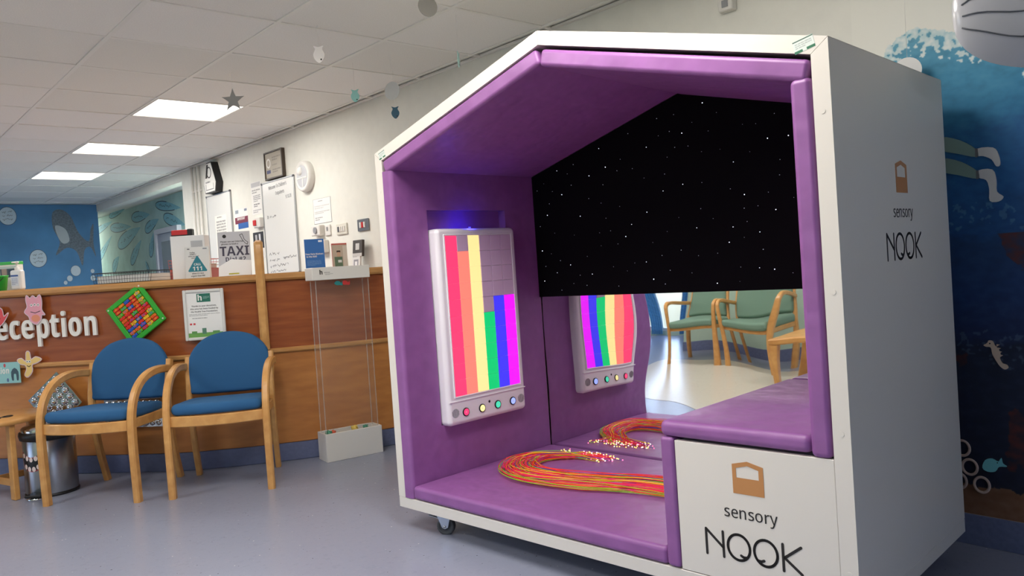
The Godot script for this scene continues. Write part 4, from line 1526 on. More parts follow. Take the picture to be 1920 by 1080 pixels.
func build_desk_front_items() -> void:
	# raised letters of the desk sign, one mesh each
	var sign_node := thing("reception_sign", "raised white letters reading Reception on the desk front", "sign")
	sign_node.transform = on_desk(Vector2(1.241, -5.16), 0.842, -49.3, 0.004)
	var cap := 0.144
	var x := 0.0
	var word := "Reception"
	var px := cap / 34.0 * 0.8
	for i in range(word.length() - 1, -1, -1):
		var ch := word[i]
		var adv := sans_bold.get_string_size(ch, HORIZONTAL_ALIGNMENT_LEFT, -1, 48).x
		if adv < 4.0:
			adv = 28.0
		x -= adv * px
		var o := lettering(sign_node, ch, cap, M.paper, Vector3(x + adv * px / 2, 0.07, 0.0), 0.014, true, 0.8)
		o.name = "letter"
	# paper monsters over the letters
	cutout("monster_cutout", "pink three-eyed paper monster above the sign's letter p", "paper cutout", Vector2(0.985, -5.463), 1.015, -48.5, blob([Vector2(-0.05, 0.02), Vector2(-0.055, 0.06), Vector2(-0.05, 0.088), Vector2(-0.03, 0.07), Vector2(-0.01, 0.085), Vector2(0.012, 0.07), Vector2(0.035, 0.088), Vector2(0.045, 0.05), Vector2(0.04, 0.0), Vector2(0.058, -0.03), Vector2(0.04, -0.03), Vector2(0.03, -0.06), Vector2(0.0, -0.085), Vector2(-0.035, -0.065), Vector2(-0.045, -0.035), Vector2(-0.07, -0.01)], 3), rgb(232, 164, 182), [[-0.022, 0.03], [0.0, 0.032], [0.022, 0.03]], [Vector2(-0.03, -0.01), Vector2(0.0, -0.018), Vector2(0.032, -0.008)], rgb(232, 150, 120))
	cutout("monster_cutout", "red round paper monster at the start of the reception sign", "paper cutout", Vector2(0.815, -5.656), 0.985, -49.0, blob([Vector2(-0.05, 0.0), Vector2(-0.03, 0.05), Vector2(0.0, 0.06), Vector2(0.035, 0.045), Vector2(0.045, 0.0), Vector2(0.075, 0.02), Vector2(0.042, -0.03), Vector2(0.0, -0.06), Vector2(-0.035, -0.04)], 3), rgb(222, 84, 92), [[-0.012, 0.02], [0.014, 0.02]], [Vector2(-0.02, -0.012), Vector2(0.0, -0.022), Vector2(0.022, -0.01)], rgb(222, 84, 92))
	cutout("monster_cutout", "winged yellow banana paper monster below the rail", "paper cutout", Vector2(0.936, -5.519), 0.685, -48.0, blob([Vector2(-0.016, 0.02), Vector2(-0.008, 0.075), Vector2(0.01, 0.075), Vector2(0.018, 0.03), Vector2(0.05, 0.045), Vector2(0.085, 0.03), Vector2(0.055, 0.012), Vector2(0.022, 0.0), Vector2(0.02, -0.04), Vector2(-0.01, -0.072), Vector2(-0.028, -0.06), Vector2(-0.014, -0.03), Vector2(-0.02, 0.0), Vector2(-0.05, 0.008), Vector2(-0.07, 0.03), Vector2(-0.045, 0.04)], 3), rgb(236, 206, 130), [[-0.006, 0.02], [0.01, 0.02]], [Vector2(-0.008, -0.005), Vector2(0.004, -0.012), Vector2(0.014, -0.004)], rgb(236, 206, 130))
	# information card
	var card := thing("information_card", "pale teal card reading Information under the desk rail", "sign")
	card.transform = on_desk(Vector2(0.79, -5.684), 0.643, -49.0, 0.022)
	part(card, "card", sheet(0.32, 0.128, 0.004), mat(rgb(150, 205, 205), 0.5))
	lettering(card, "Information", 0.036, M.paper, Vector3(-0.03, 0.012, 0.004), 0.001, true, 0.8)
	part(card, "arch", slab(blob([Vector2(-0.022, -0.04), Vector2(-0.024, 0.01), Vector2(0.0, 0.034), Vector2(0.024, 0.01), Vector2(0.022, -0.04), Vector2(0.01, -0.04), Vector2(0.008, -0.005), Vector2(-0.008, -0.005), Vector2(-0.01, -0.04)], 2), 0.001), mat(rgb(64, 88, 100), 0.6), Vector3(0.125, -0.006, 0.004))
	for k in 3:
		part(card, "small_figure", slab(disc_outline(0.007, 0.012, 12), 0.001), mat([rgb(70, 110, 150), rgb(200, 90, 100), rgb(90, 120, 160)][k], 0.6), Vector3([-0.02, 0.06, 0.075][k], [0.045, 0.045, -0.045][k], 0.004))
	# green alphabet jigsaw hung as a diamond
	var jig := thing("alphabet_jigsaw", "green framed jigsaw of coloured letter pieces hung as a diamond", "jigsaw")
	jig.transform = on_desk(Vector2(1.405, -4.952), 0.952, -49.0, 0.014)
	jig.rotate_object_local(Vector3(0, 0, 1), 0.6)
	jig.rotate_object_local(Vector3(0, 1, 0), 0.04)
	var fr := tool()
	fr.set_smooth_group(-1)
	for s in [-1.0, 1.0]:
		add_box(fr, Vector3(0.03, 0.27, 0.014), Vector3(s * 0.12, 0, 0.007), 0.004)
		add_box(fr, Vector3(0.21, 0.03, 0.014), Vector3(0, s * 0.12, 0.007), 0.004)
	add_box(fr, Vector3(0.22, 0.22, 0.004), Vector3(0, 0, 0.002), 0.001)
	part(jig, "frame", done(fr), mat(rgb(52, 172, 52), 0.35))
	for sx in [-1.0, 1.0]:
		for sy in [-1.0, 1.0]:
			part(jig, "screw", slab(disc_outline(0.005, 0.005, 10), 0.003), M.white, Vector3(sx * 0.121, sy * 0.121, 0.014))
	var hues := [rgb(216, 44, 36), rgb(232, 186, 40), rgb(44, 92, 190), rgb(92, 178, 54), rgb(216, 44, 36), rgb(226, 110, 30)]
	var piece := tool()
	piece.set_smooth_group(-1)
	add_box(piece, Vector3(0.0385, 0.0185, 0.01), Vector3.ZERO, 0.003)
	add_slab(piece, disc_outline(0.005, 0.005, 8, Vector2(0.0, 0.0105)), 0.008, -0.004)
	var piece_mesh := done(piece)
	var r := RandomNumberGenerator.new()
	r.seed = 12
	var mats := []
	for h in hues:
		mats.append(mat(h, 0.35))
	for i in 5:
		for j in 10:
			var o := part(jig, "jigsaw_piece", piece_mesh, mats[(i * 2 + j * 3 + r.randi_range(0, 2)) % mats.size()], Vector3(-0.082 + 0.041 * i, -0.0945 + 0.021 * j, 0.009))
			if r.randf() < 0.5:
				o.rotation.z = PI
			part(o, "letter", strokes([[Vector2(-0.006, -0.005), Vector2(-0.002, 0.006), Vector2(0.004, -0.005)], [Vector2(0.006, 0.005), Vector2(0.01, -0.004)]], 0.0022, 0.0006), mats[r.randi_range(0, 2)], Vector3(0, 0, 0.005))
	# framed thank-you notice
	var fn := thing("framed_notice", "white framed thank-you notice with green logo on the desk front", "notice")
	fn.transform = on_desk(Vector2(1.697, -4.672), 0.926, -35.5, 0.01)
	var edge := tool()
	edge.set_smooth_group(-1)
	for s in [-1.0, 1.0]:
		add_box(edge, Vector3(0.018, 0.3, 0.014), Vector3(s * 0.108, 0, 0.007), 0.004)
		add_box(edge, Vector3(0.2, 0.018, 0.014), Vector3(0, s * 0.141, 0.007), 0.004)
	part(fn, "frame", done(edge), mat(rgb(225, 224, 220), 0.3))
	part(fn, "notice_sheet", sheet(0.2, 0.266, 0.004), printed(300, 400, rgb(240, 240, 238), [[0.06, 0.47, 0.94, 0.53, rgb(150, 150, 150), 2], [0.14, 0.56, 0.86, 0.59, rgb(90, 90, 90), 1], [0.0, 0.9, 1.0, 1.0, rgb(110, 168, 84)], [0.1, 0.86, 0.25, 0.92, rgb(96, 152, 84)], [0.7, 0.87, 0.9, 0.92, rgb(96, 152, 84)], [0.4, 0.8, 0.52, 0.93, rgb(86, 132, 110)], [0.06, 0.68, 0.12, 0.72, rgb(206, 60, 66)], [0.16, 0.68, 0.22, 0.72, rgb(206, 60, 66)]]))
	part(fn, "logo_block", box(0.078, 0.05, 0.001, 0.0002), mat(rgb(30, 110, 92), 0.5), Vector3(0.0, 0.1, 0.0045))
	lettering(fn, "h", 0.034, M.paper, Vector3(-0.022, 0.1, 0.005), 0.0004, true)
	part(fn, "logo_print", sheet(0.036, 0.02, 0.0004), printed(64, 36, rgb(30, 110, 92), [[0.0, 0.1, 1.0, 0.9, rgb(220, 235, 230), 3]]), Vector3(0.016, 0.1, 0.005))
	var lines := ["Thanks to your donations,", "this area has been funded by", "the Health Tree Foundation."]
	for k in 3:
		lettering(fn, lines[k], 0.0088, M.ink, Vector3(0, 0.052 - 0.0165 * k, 0.004), 0.0003, true, 0.92)


func cutout(called: String, label: String, category: String, spot: Vector2, y: float, deg: float, outline: PackedVector2Array, color: Color, eyes: Array, mouth: Array, belly: Color) -> void:
	var t := thing(called, label, category, Vector3.ZERO, 0.0, "paper monsters on the desk front")
	t.transform = on_desk(spot, y, deg, 0.027)
	var grown := Geometry2D.offset_polygon(outline, 0.005)
	part(t, "white_edge", slab(grown[0] if grown.size() else outline, 0.0015), mat(rgb(226, 206, 214), 0.6))
	part(t, "figure", slab(outline, 0.001), mat(color, 0.6), Vector3(0, 0, 0.0015))
	if belly != color:
		part(t, "belly", slab(disc_outline(0.028, 0.022, 18), 0.0006), mat(belly, 0.6), Vector3(0, -0.05, 0.0025))
	for e in eyes:
		part(t, "eye", slab(disc_outline(0.0085, 0.0085, 14), 0.0005), M.paper, Vector3(e[0], e[1], 0.0025))
		part(t, "pupil", slab(disc_outline(0.0035, 0.0035, 10), 0.0005), M.ink, Vector3(e[0], e[1], 0.003))
	part(t, "mouth", strokes([mouth], 0.004), M.ink, Vector3(0, 0, 0.0025))


func counter_point(spot: Vector2, deg: float) -> Transform3D:
	return Transform3D(Basis(Vector3.UP, deg_to_rad(deg)), Vector3(spot.x, 1.144, spot.y))


func build_counter_items() -> void:
	# sanitiser pump
	var s := thing("sanitiser_bottle", "white pump bottle of hand sanitiser on the counter", "bottle")
	s.transform = counter_point(Vector2(0.93, -5.706), -48.0)
	part(s, "bottle", soft_box(Vector3(0.075, 0.125, 0.045), 0.014), mat(rgb(226, 230, 232), 0.3), Vector3(0, 0.0625, 0))
	part(s, "pump", lathe([Vector2(0.014, 0.122), Vector2(0.014, 0.142), Vector2(0.006, 0.144), Vector2(0.006, 0.165), Vector2(0.013, 0.167), Vector2(0.013, 0.178), Vector2(0, 0.18)], 16), M.white)
	part(s, "nozzle", span(Vector3(-0.006, 0.168, 0), Vector3(0.006, 0.177, 0.04), 0.003), M.white)
	part(s, "label_print", sheet(0.05, 0.07, 0.0006), printed(100, 140, rgb(214, 224, 236), [[0.0, 0.0, 1.0, 0.16, rgb(64, 96, 160)], [0.1, 0.24, 0.9, 0.9, rgb(110, 130, 170), 7]]), Vector3(-0.004, 0.06, 0.0226))
	# green charity bucket and leaflet box at the picture's edge
	var b := thing("green_bucket", "small bright green bucket with dark handle on the counter", "bucket")
	b.transform = counter_point(Vector2(0.835, -5.795), -49.0)
	part(b, "bucket", lathe([Vector2(0, 0.002), Vector2(0.045, 0.002), Vector2(0.058, 0.088), Vector2(0.061, 0.09), Vector2(0.061, 0.096), Vector2(0.054, 0.096), Vector2(0.05, 0.03), Vector2(0, 0.02)], 28), mat(rgb(40, 190, 70), 0.35))
	var hoop := []
	for i in 15:
		var a := PI * i / 14
		hoop.append(Vector3(cos(a) * 0.06, 0.085 - sin(a) * 0.045, 0.02 + sin(a) * 0.045))
	part(b, "handle", tube(hoop, 0.0022, 6), M.black)
	var lb := thing("leaflet_box", "leaflet box with photo front and green lid behind the bucket", "leaflet holder")
	lb.transform = counter_point(Vector2(0.93, -5.9), -49.0)
	part(lb, "box", box(0.13, 0.17, 0.05, 0.002), M.white, Vector3(0, 0.085, 0))
	part(lb, "photo_front", sheet(0.12, 0.07, 0.0006), printed(120, 70, rgb(70, 86, 96), [[0.1, 0.2, 0.4, 0.9, rgb(160, 140, 130)], [0.5, 0.3, 0.8, 1.0, rgb(40, 60, 90)], [0.0, 0.0, 1.0, 0.2, rgb(190, 200, 200)]]), Vector3(0, 0.12, 0.025))
	part(lb, "lid", box(0.134, 0.02, 0.054, 0.002), mat(rgb(60, 180, 80), 0.4), Vector3(0, 0.176, 0))
	# wire trays
	wire_tray("wire_tray", "black wire letter tray with papers on the counter", Vector2(1.443, -5.106), -50.0, Vector3(0.37, 0.062, 0.24), M.black, 0.0, 22, 4)
	wire_tray("red_wire_tray", "red wire tray raised behind the black letter tray", Vector2(1.84, -5.19), -44.0, Vector3(0.24, 0.06, 0.2), mat(rgb(196, 84, 72), 0.45), 0.062, 12, 4)
	# white file box with a red stapler on it
	var f := thing("file_box", "plain white file box standing upright on the counter", "box")
	f.transform = counter_point(Vector2(1.72, -4.9), -39.0)
	part(f, "box", box(0.205, 0.264, 0.09, 0.003), mat(rgb(240, 240, 240), 0.5), Vector3(0, 0.132, 0))
	part(f, "grey_flap", box(0.07, 0.06, 0.002, 0.0005), mat(rgb(190, 192, 196), 0.5), Vector3(0.055, 0.2, 0.046))
	part(f, "stud", slab(disc_outline(0.006, 0.006, 12), 0.002), M.paper, Vector3(0.066, 0.186, 0.047))
	var rs := thing("stapler", "red and black stapler lying on the white file box", "stapler")
	rs.transform = counter_point(Vector2(1.68, -4.912), -39.0)
	part(rs, "cover", soft_box(Vector3(0.1, 0.036, 0.04), 0.008), M.red, Vector3(-0.01, 0.284, 0))
	part(rs, "hinge", box(0.03, 0.04, 0.042, 0.004), M.black, Vector3(0.052, 0.285, 0))
	part(rs, "foot", box(0.12, 0.008, 0.04, 0.002), M.black, Vector3(0, 0.2685, 0))
	# CALL 111 card
	var c := thing("call_card", "small card with teal triangle reading CALL 111", "sign")
	c.transform = counter_point(Vector2(1.715, -4.79), -37.0)
	c.rotate_object_local(Vector3.RIGHT, -0.06)
	part(c, "card", sheet(0.142, 0.19, 0.003), printed(142, 190, rgb(226, 226, 224), [[0.1, 0.05, 0.2, 0.08, rgb(90, 90, 90)], [0.75, 0.05, 0.92, 0.08, rgb(120, 130, 140)]]), Vector3(0, 0.095, 0))
	part(c, "triangle", slab(PackedVector2Array([Vector2(-0.056, 0), Vector2(-0.052, -0.006), Vector2(0.052, -0.006), Vector2(0.056, 0), Vector2(0.004, 0.088), Vector2(-0.004, 0.088)]), 0.0008), mat(rgb(38, 128, 146), 0.5), Vector3(0, 0.046, 0.003))
	lettering(c, "CALL", 0.013, M.paper, Vector3(0, 0.084, 0.0038), 0.0005, true)
	lettering(c, "111", 0.023, M.paper, Vector3(0, 0.058, 0.0038), 0.0005, true, 1.15)
	var small := ["Feeling", "UNWELL?", "when you don't", "need the", "hospital"]
	for k in 4:
		lettering(c, small[k], 0.0075, M.ink, Vector3(-0.028 + 0.004 * k, 0.156 - 0.011 * k, 0.003), 0.0004, true, 0.8)
	lettering(c, "when it's less", 0.0085, M.ink, Vector3(0, 0.029, 0.003), 0.0004, true, 0.9)
	lettering(c, "urgent than 999", 0.0085, M.ink, Vector3(0, 0.014, 0.003), 0.0004, true, 0.9)
	# TAXI card
	var x := thing("taxi_card", "white card reading TAXI with a phone drawing, in a clear stand", "sign")
	x.transform = counter_point(Vector2(1.905, -4.687), -32.0)
	x.rotate_object_local(Vector3.RIGHT, -0.08)
	part(x, "card", sheet(0.19, 0.272, 0.003), mat(rgb(208, 207, 212), 0.5), Vector3(0, 0.136, 0))
	lettering(x, "TAXI", 0.056, mat(rgb(70, 66, 84), 0.6), Vector3(0, 0.152, 0.003), 0.0006, true, 1.0)
	lettering(x, "Dial #2", 0.026, mat(rgb(70, 66, 84), 0.6), Vector3(0.005, 0.102, 0.003), 0.0006, true)
	lettering(x, "Please use our internal", 0.0095, M.ink, Vector3(-0.012, 0.212, 0.003), 0.0005, true, 0.9)
	lettering(x, "phones to book a", 0.0095, M.ink, Vector3(-0.025, 0.197, 0.003), 0.0005, true, 0.9)
	part(x, "round_mark", slab(disc_outline(0.011, 0.011, 18), 0.0006), M.ink, Vector3(-0.055, 0.245, 0.003))
	part(x, "phone_drawing", strokes([[Vector2(0.035, 0.25), Vector2(0.05, 0.256), Vector2(0.055, 0.244), Vector2(0.06, 0.225), Vector2(0.07, 0.212), Vector2(0.082, 0.204), Vector2(0.078, 0.19), Vector2(0.066, 0.198), Vector2(0.05, 0.22), Vector2(0.042, 0.238), Vector2(0.035, 0.25)]], 0.003), M.ink, Vector3(0, 0, 0.003))
	var leaflets := thing("leaflet_stack", "stack of blank white leaflets leaning before the TAXI card", "leaflets")
	leaflets.transform = counter_point(Vector2(1.9, -4.668), -32.0)
	leaflets.rotate_object_local(Vector3.RIGHT, -0.16)
	part(leaflets, "leaflets", slab(PackedVector2Array([Vector2(-0.1, 0), Vector2(0.09, 0), Vector2(0.092, 0.09), Vector2(-0.025, 0.102), Vector2(-0.098, 0.06)]), 0.012), mat(rgb(252, 252, 252), 0.6))
	part(leaflets, "yellow_edge", box(0.06, 0.008, 0.002, 0.0005), mat(rgb(196, 190, 70), 0.6), Vector3(-0.01, 0.012, 0.013))
	# blue leaflet and photo leaflet in stands by the long wall
	var bl := thing("blue_leaflet", "upright blue leaflet with white heading at the counter's end", "leaflet")
	bl.transform = counter_point(Vector2(2.333, -4.478), -22.0)
	bl.rotate_object_local(Vector3.RIGHT, -0.06)
	part(bl, "leaflet", sheet(0.12, 0.2, 0.004), printed(180, 300, rgb(38, 108, 186), [[0.72, 0.04, 0.92, 0.1, rgb(235, 240, 248)], [0.08, 0.66, 0.8, 0.84, rgb(170, 200, 232), 5]]), Vector3(0, 0.1, 0))
	lettering(bl, "Your Data Matters", 0.0105, M.paper, Vector3(-0.002, 0.106, 0.004), 0.0005, true, 0.84)
	lettering(bl, "to the NHS", 0.0105, M.paper, Vector3(-0.02, 0.09, 0.004), 0.0005, true, 0.84)
	var ml := thing("photo_leaflet", "leaflet holder showing a man in a green jacket", "leaflet")
	ml.transform = counter_point(Vector2(2.477, -4.427), -17.0)
	ml.rotate_object_local(Vector3.RIGHT, -0.06)
	part(ml, "leaflet", sheet(0.095, 0.165, 0.016), printed(120, 200, rgb(196, 178, 158), [[0.0, 0.0, 1.0, 0.06, rgb(196, 90, 80)], [0.3, 0.28, 0.55, 0.36, rgb(60, 44, 36)], [0.32, 0.34, 0.54, 0.52, rgb(206, 164, 136)], [0.14, 0.52, 0.66, 0.96, rgb(92, 118, 92)], [0.36, 0.64, 0.6, 0.74, rgb(230, 230, 226)], [0.72, 0.1, 1.0, 1.0, rgb(216, 204, 190)]]), Vector3(0, 0.0825, 0))
	part(ml, "holder", box(0.105, 0.06, 0.026, 0.001), M.acrylic, Vector3(0, 0.031, 0.008))


func wire_tray(called: String, label: String, spot: Vector2, deg: float, size: Vector3, m: Material, y: float, nx: int, ny: int) -> void:
	var t := thing(called, label, "tray")
	t.transform = counter_point(spot, deg)
	t.position.y += y
	var st := tool()
	var x := size.x / 2
	var z := size.z / 2
	for k in ny:
		var g := 1.0 + 0.06 * k / ny
		var h := 0.003 + size.y * k / (ny - 1)
		add_tube(st, [Vector3(-x * g, h, -z), Vector3(x * g, h, -z), Vector3(x * g, h, z), Vector3(-x * g, h, z), Vector3(-x * g, h, -z)], 0.0022 if k == ny - 1 else 0.0013, 5)
	for i in nx + 1:
		var u := -1.0 + 2.0 * i / nx
		add_tube(st, [Vector3(u * x * 1.05, size.y + 0.003, z), Vector3(u * x, 0.003, z), Vector3(u * x, 0.003, -z), Vector3(u * x * 1.05, size.y + 0.003, -z)], 0.0012, 4, false)
	part(t, "wires", done(st), m)
	if y == 0.0:
		part(t, "papers", box(size.x * 0.92, size.y * 0.7, size.z * 0.9, 0.001), mat(rgb(226, 226, 224), 0.7), Vector3(0, size.y * 0.35 + 0.004, 0))
	else:
		part(t, "papers", box(size.x * 0.9, size.y * 0.5, size.z * 0.9, 0.001), mat(rgb(226, 206, 196), 0.7), Vector3(0, size.y * 0.25 + 0.004, 0))
		for s in [-1.0, 1.0]:
			part(t, "stand_leg", box(0.006, y + 0.002, size.z, 0.001), m, Vector3(s * x * 0.95, -y / 2 + 0.001, 0))


# ------------------------------------------------------------------ things on the long wall

func on_wall(z: float, y: float) -> Transform3D:
	return Transform3D(Basis(Vector3.UP, -PI / 2), Vector3(WALL_X, y, z))


func wall_thing(called: String, label: String, category: String, z: float, y: float) -> Node3D:
	var t := thing(called, label, category)
	t.transform = on_wall(z, y)
	return t


func board(called: String, label: String, z0: float, z1: float, y0: float, y1: float) -> Node3D:
	var t := wall_thing(called, label, "whiteboard", (z0 + z1) / 2, (y0 + y1) / 2)
	var w := z1 - z0
	var h := y1 - y0
	part(t, "surface", box(w - 0.01, h - 0.01, 0.01, 0.001), mat(rgb(234, 235, 232), 0.25), Vector3(0, 0, 0.006))
	var e := tool()
	e.set_smooth_group(-1)
	for s in [-1.0, 1.0]:
		add_box(e, Vector3(0.014, h - 0.02, 0.016), Vector3(s * (w / 2 - 0.007), 0, 0.008), 0.003)
		add_box(e, Vector3(w - 0.02, 0.014, 0.016), Vector3(0, s * (h / 2 - 0.007), 0.008), 0.003)
	part(t, "frame", done(e), mat(rgb(176, 178, 180), 0.35, 0.8))
	for sx in [-1.0, 1.0]:
		for sy in [-1.0, 1.0]:
			part(t, "corner_cap", box(0.022, 0.022, 0.019, 0.005), M.grey_ink, Vector3(sx * (w / 2 - 0.01), sy * (h / 2 - 0.01), 0.0095))
	return t


func build_wall_items() -> void:
	# three pipes running down by the pier
	for k in 3:
		var p := wall_thing("wall_pipe", "thin white pipe running down the wall by the pier", "pipe", -8.33 + 0.095 * k, 0.0)
		p.set_meta("group", "white pipes by the pier")
		part(p, "pipe", tube([Vector3(0, 0.02, 0.022), Vector3(0, CEIL - 0.005, 0.022)], 0.014, 10), M.white)
		for y in [0.7, 1.55, 2.08]:
			part(p, "clip", box(0.042, 0.022, 0.034, 0.004), M.white, Vector3(0, y, 0.018))
	# boards
	var a := board("whiteboard", "small whiteboard with pinned notice, under the hexagonal clock", -8.0, -7.38, 1.1, 2.0)
	part(a, "pinned_sheet", sheet(0.3, 0.42, 0.001), printed(150, 210, rgb(240, 238, 230), [[0.2, 0.02, 0.85, 0.08, rgb(120, 120, 120), 1], [0.12, 0.12, 0.9, 0.72, rgb(60, 60, 70), 9], [0.1, 0.8, 0.9, 0.98, rgb(120, 120, 130), 3]]), Vector3(0.03, 0.02, 0.0115))
	var b := board("whiteboard", "tall whiteboard with black handwriting above the counter", -6.675, -6.04, 1.15, 1.972)
	for l in [["Welcome To Children's", 0.0, 0.345, 0.036], ["Outpatients", 0.04, 0.285, 0.034], ["9.10.20", 0.2, 0.235, 0.034], ["Dr", -0.225, 0.09, 0.034]]:
		var o := lettering(b, l[0], l[3] * 0.85, M.grey_ink, Vector3(l[1], l[2] + 0.01, 0.0112), 0.0005, false, 0.8, Vector3(0, 0, 0.03))
		o.name = "handwriting"
	# lines too faint to read
	for l in [[-0.18, 0.098, 0.13, 91], [-0.25, -0.23, 0.2, 92], [-0.25, -0.285, 0.2, 93], [0.02, -0.27, 0.25, 94], [-0.25, -0.335, 0.36, 95], [-0.25, -0.385, 0.33, 96]]:
		part(b, "handwriting", strokes(scribble(l[2], 0.02, l[3]), 0.0035), M.grey_ink, Vector3(l[0], l[1], 0.0112), Vector3(0, 0, 0.03))
	# hexagonal clock
	var hx := wall_thing("hexagon_plaque", "black and white hexagonal plaque above the small whiteboard", "plaque", -7.72, 2.155)
	var hexa := PackedVector2Array([Vector2(-0.06, 0.15), Vector2(0.06, 0.15), Vector2(0.165, -0.06), Vector2(0.13, -0.15), Vector2(-0.13, -0.15), Vector2(-0.165, -0.06)])
	part(hx, "body", slab(hexa, 0.07), M.black)
	var face := PackedVector2Array()
	for p in hexa:
		face.append(p * 0.93)
	part(hx, "face", slab(face, 0.002), M.paper, Vector3(0, 0, 0.07))
	var ring := tool()
	ring.set_smooth_group(-1)
	add_ring(ring, 0.045, 0.056, 0.001)
	part(hx, "ring", done(ring), M.ink, Vector3(0, 0.05, 0.072))
	part(hx, "dark_corner", slab(PackedVector2Array([Vector2(-0.05, 0.13), Vector2(-0.01, 0.13), Vector2(-0.05, 0.0), Vector2(-0.1, 0.0)]), 0.001), M.ink, Vector3(0, 0, 0.072))
	part(hx, "print", sheet(0.2, 0.09, 0.001), printed(100, 45, rgb(238, 238, 234), [[0.0, 0.0, 1.0, 0.3, rgb(50, 50, 56), 1], [0.0, 0.35, 0.04, 1.0, rgb(40, 40, 40)], [0.96, 0.35, 1.0, 1.0, rgb(40, 40, 40)], [0.0, 0.94, 1.0, 1.0, rgb(40, 40, 40)]]), Vector3(0, -0.075, 0.072))
	# framed certificate
	var cf := wall_thing("framed_certificate", "certificate with a round seal in a dark frame above whiteboard", "certificate", -6.365, 2.098)
	var e := tool()
	e.set_smooth_group(-1)
	for s in [-1.0, 1.0]:
		add_box(e, Vector3(0.014, 0.24, 0.035), Vector3(s * 0.168, 0, 0.0175), 0.003)
		add_box(e, Vector3(0.322, 0.014, 0.035), Vector3(0, s * 0.113, 0.0175), 0.003)
	part(cf, "frame", done(e), mat(rgb(70, 58, 48), 0.4))
	part(cf, "certificate", sheet(0.324, 0.214, 0.026), printed(220, 140, rgb(176, 168, 152), [[0.06, 0.68, 0.3, 0.82, rgb(40, 52, 110)], [0.42, 0.16, 0.94, 0.36, rgb(110, 104, 96), 2], [0.42, 0.46, 0.9, 0.56, rgb(120, 114, 106), 1], [0.42, 0.66, 0.92, 0.84, rgb(110, 104, 96), 2]]))
	var seal := tool()
	seal.set_smooth_group(-1)
	add_ring(seal, 0.028, 0.042, 0.001)
	part(cf, "seal", done(seal), M.white, Vector3(-0.1, 0.02, 0.026))
	# leaflets and posters
	poster("wall_notice", "long narrow printed notice left of the tall whiteboard", -6.82, 1.857, 0.215, 0.295, [[0.05, 0.02, 0.95, 0.16, rgb(190, 190, 192)], [0.1, 0.22, 0.9, 0.36, rgb(40, 40, 46), 2], [0.2, 0.4, 0.9, 0.62, rgb(110, 110, 118), 4], [0.2, 0.66, 0.8, 0.78, rgb(50, 50, 58), 2], [0.1, 0.84, 0.9, 0.96, rgb(140, 140, 146), 2]])
	var po := poster("health_poster", "poster with maroon and blue bands above the desk phone area", -7.185, 1.703, 0.3, 0.19, [[0.05, 0.05, 0.3, 0.22, rgb(150, 160, 170)], [0.75, 0.05, 0.95, 0.16, rgb(120, 130, 150)], [0.0, 0.42, 1.0, 0.74, rgb(122, 40, 66)], [0.22, 0.72, 1.0, 1.0, rgb(40, 96, 170)]])
	lettering(po, "IMPORTANT", 0.022, M.paper, Vector3(-0.01, 0.0, 0.001), 0.0004, true)
	po.get_child(0).name = "poster"
	poster("photo_poster", "black and white photo poster with orange strip beside whiteboard", -6.84, 1.43, 0.225, 0.24, [[0.0, 0.0, 1.0, 0.62, rgb(40, 42, 48)], [0.2, 0.1, 0.4, 0.55, rgb(180, 180, 184)], [0.55, 0.08, 0.72, 0.5, rgb(210, 210, 214)], [0.0, 0.66, 0.4, 0.8, rgb(226, 96, 50)]])
	poster("typed_notice", "typed A4 notice in a clear sleeve right of the round clock", -5.61, 1.628, 0.29, 0.2, [[0.3, 0.08, 0.72, 0.14, rgb(60, 60, 66), 1], [0.08, 0.26, 0.92, 0.42, rgb(130, 130, 136), 2], [0.08, 0.5, 0.92, 0.62, rgb(130, 130, 136), 2], [0.08, 0.72, 0.5, 0.88, rgb(140, 140, 146), 2], [0.0, 0.0, 1.0, 0.012, rgb(120, 120, 124)], [0.0, 0.985, 1.0, 1.0, rgb(120, 120, 124)], [0.0, 0.0, 0.012, 1.0, rgb(120, 120, 124)], [0.985, 0.0, 1.0, 1.0, rgb(120, 120, 124)]])
	# alarm call point
	var al := wall_thing("alarm_button", "white wall box with a square red button", "alarm", -6.79, 1.63)
	part(al, "box", box(0.14, 0.09, 0.04, 0.006), M.white, Vector3(0.02, 0, 0.02))
	part(al, "button", box(0.055, 0.05, 0.012, 0.004), M.red, Vector3(-0.01, 0, 0.045))
	# round clock
	var ck := wall_thing("round_clock", "round white wall lamp unit with pale grey face", "wall unit", -5.815, 1.925)
	var rim := tool()
	add_lathe(rim, [Vector2(0.125, 0.0), Vector2(0.128, 0.03), Vector2(0.12, 0.05), Vector2(0.105, 0.056), Vector2(0.095, 0.05), Vector2(0.0, 0.048)], 44, TAU, Transform3D(Basis(Vector3.RIGHT, PI / 2), Vector3.ZERO))
	part(ck, "housing", done(rim), M.white)
	part(ck, "face", slab(disc_outline(0.09, 0.09, 32), 0.002), mat(rgb(186, 188, 194), 0.4), Vector3(0, 0, 0.049))
	part(ck, "sensor_dome", lathe([Vector2(0.036, 0.0), Vector2(0.03, 0.014), Vector2(0.014, 0.022), Vector2(0, 0.024)], 20), M.paper, Vector3(-0.03, 0.045, 0.05), Vector3(PI / 2, 0, 0))
	part(ck, "bar", box(0.17, 0.012, 0.004, 0.001), M.paper, Vector3(0, -0.012, 0.052))
	part(ck, "bar", box(0.012, 0.08, 0.004, 0.001), M.paper, Vector3(0.01, -0.05, 0.052))
	# switches and sockets
	var th := wall_thing("thermostat", "white thermostat with a grey round dial by the notices", "thermostat", -5.66, 1.475)
	part(th, "box", box(0.14, 0.085, 0.05, 0.006), M.white, Vector3(0, 0, 0.025))
	part(th, "dial", slab(disc_outline(0.026, 0.026, 20), 0.01), M.grey, Vector3(0.01, 0, 0.05))
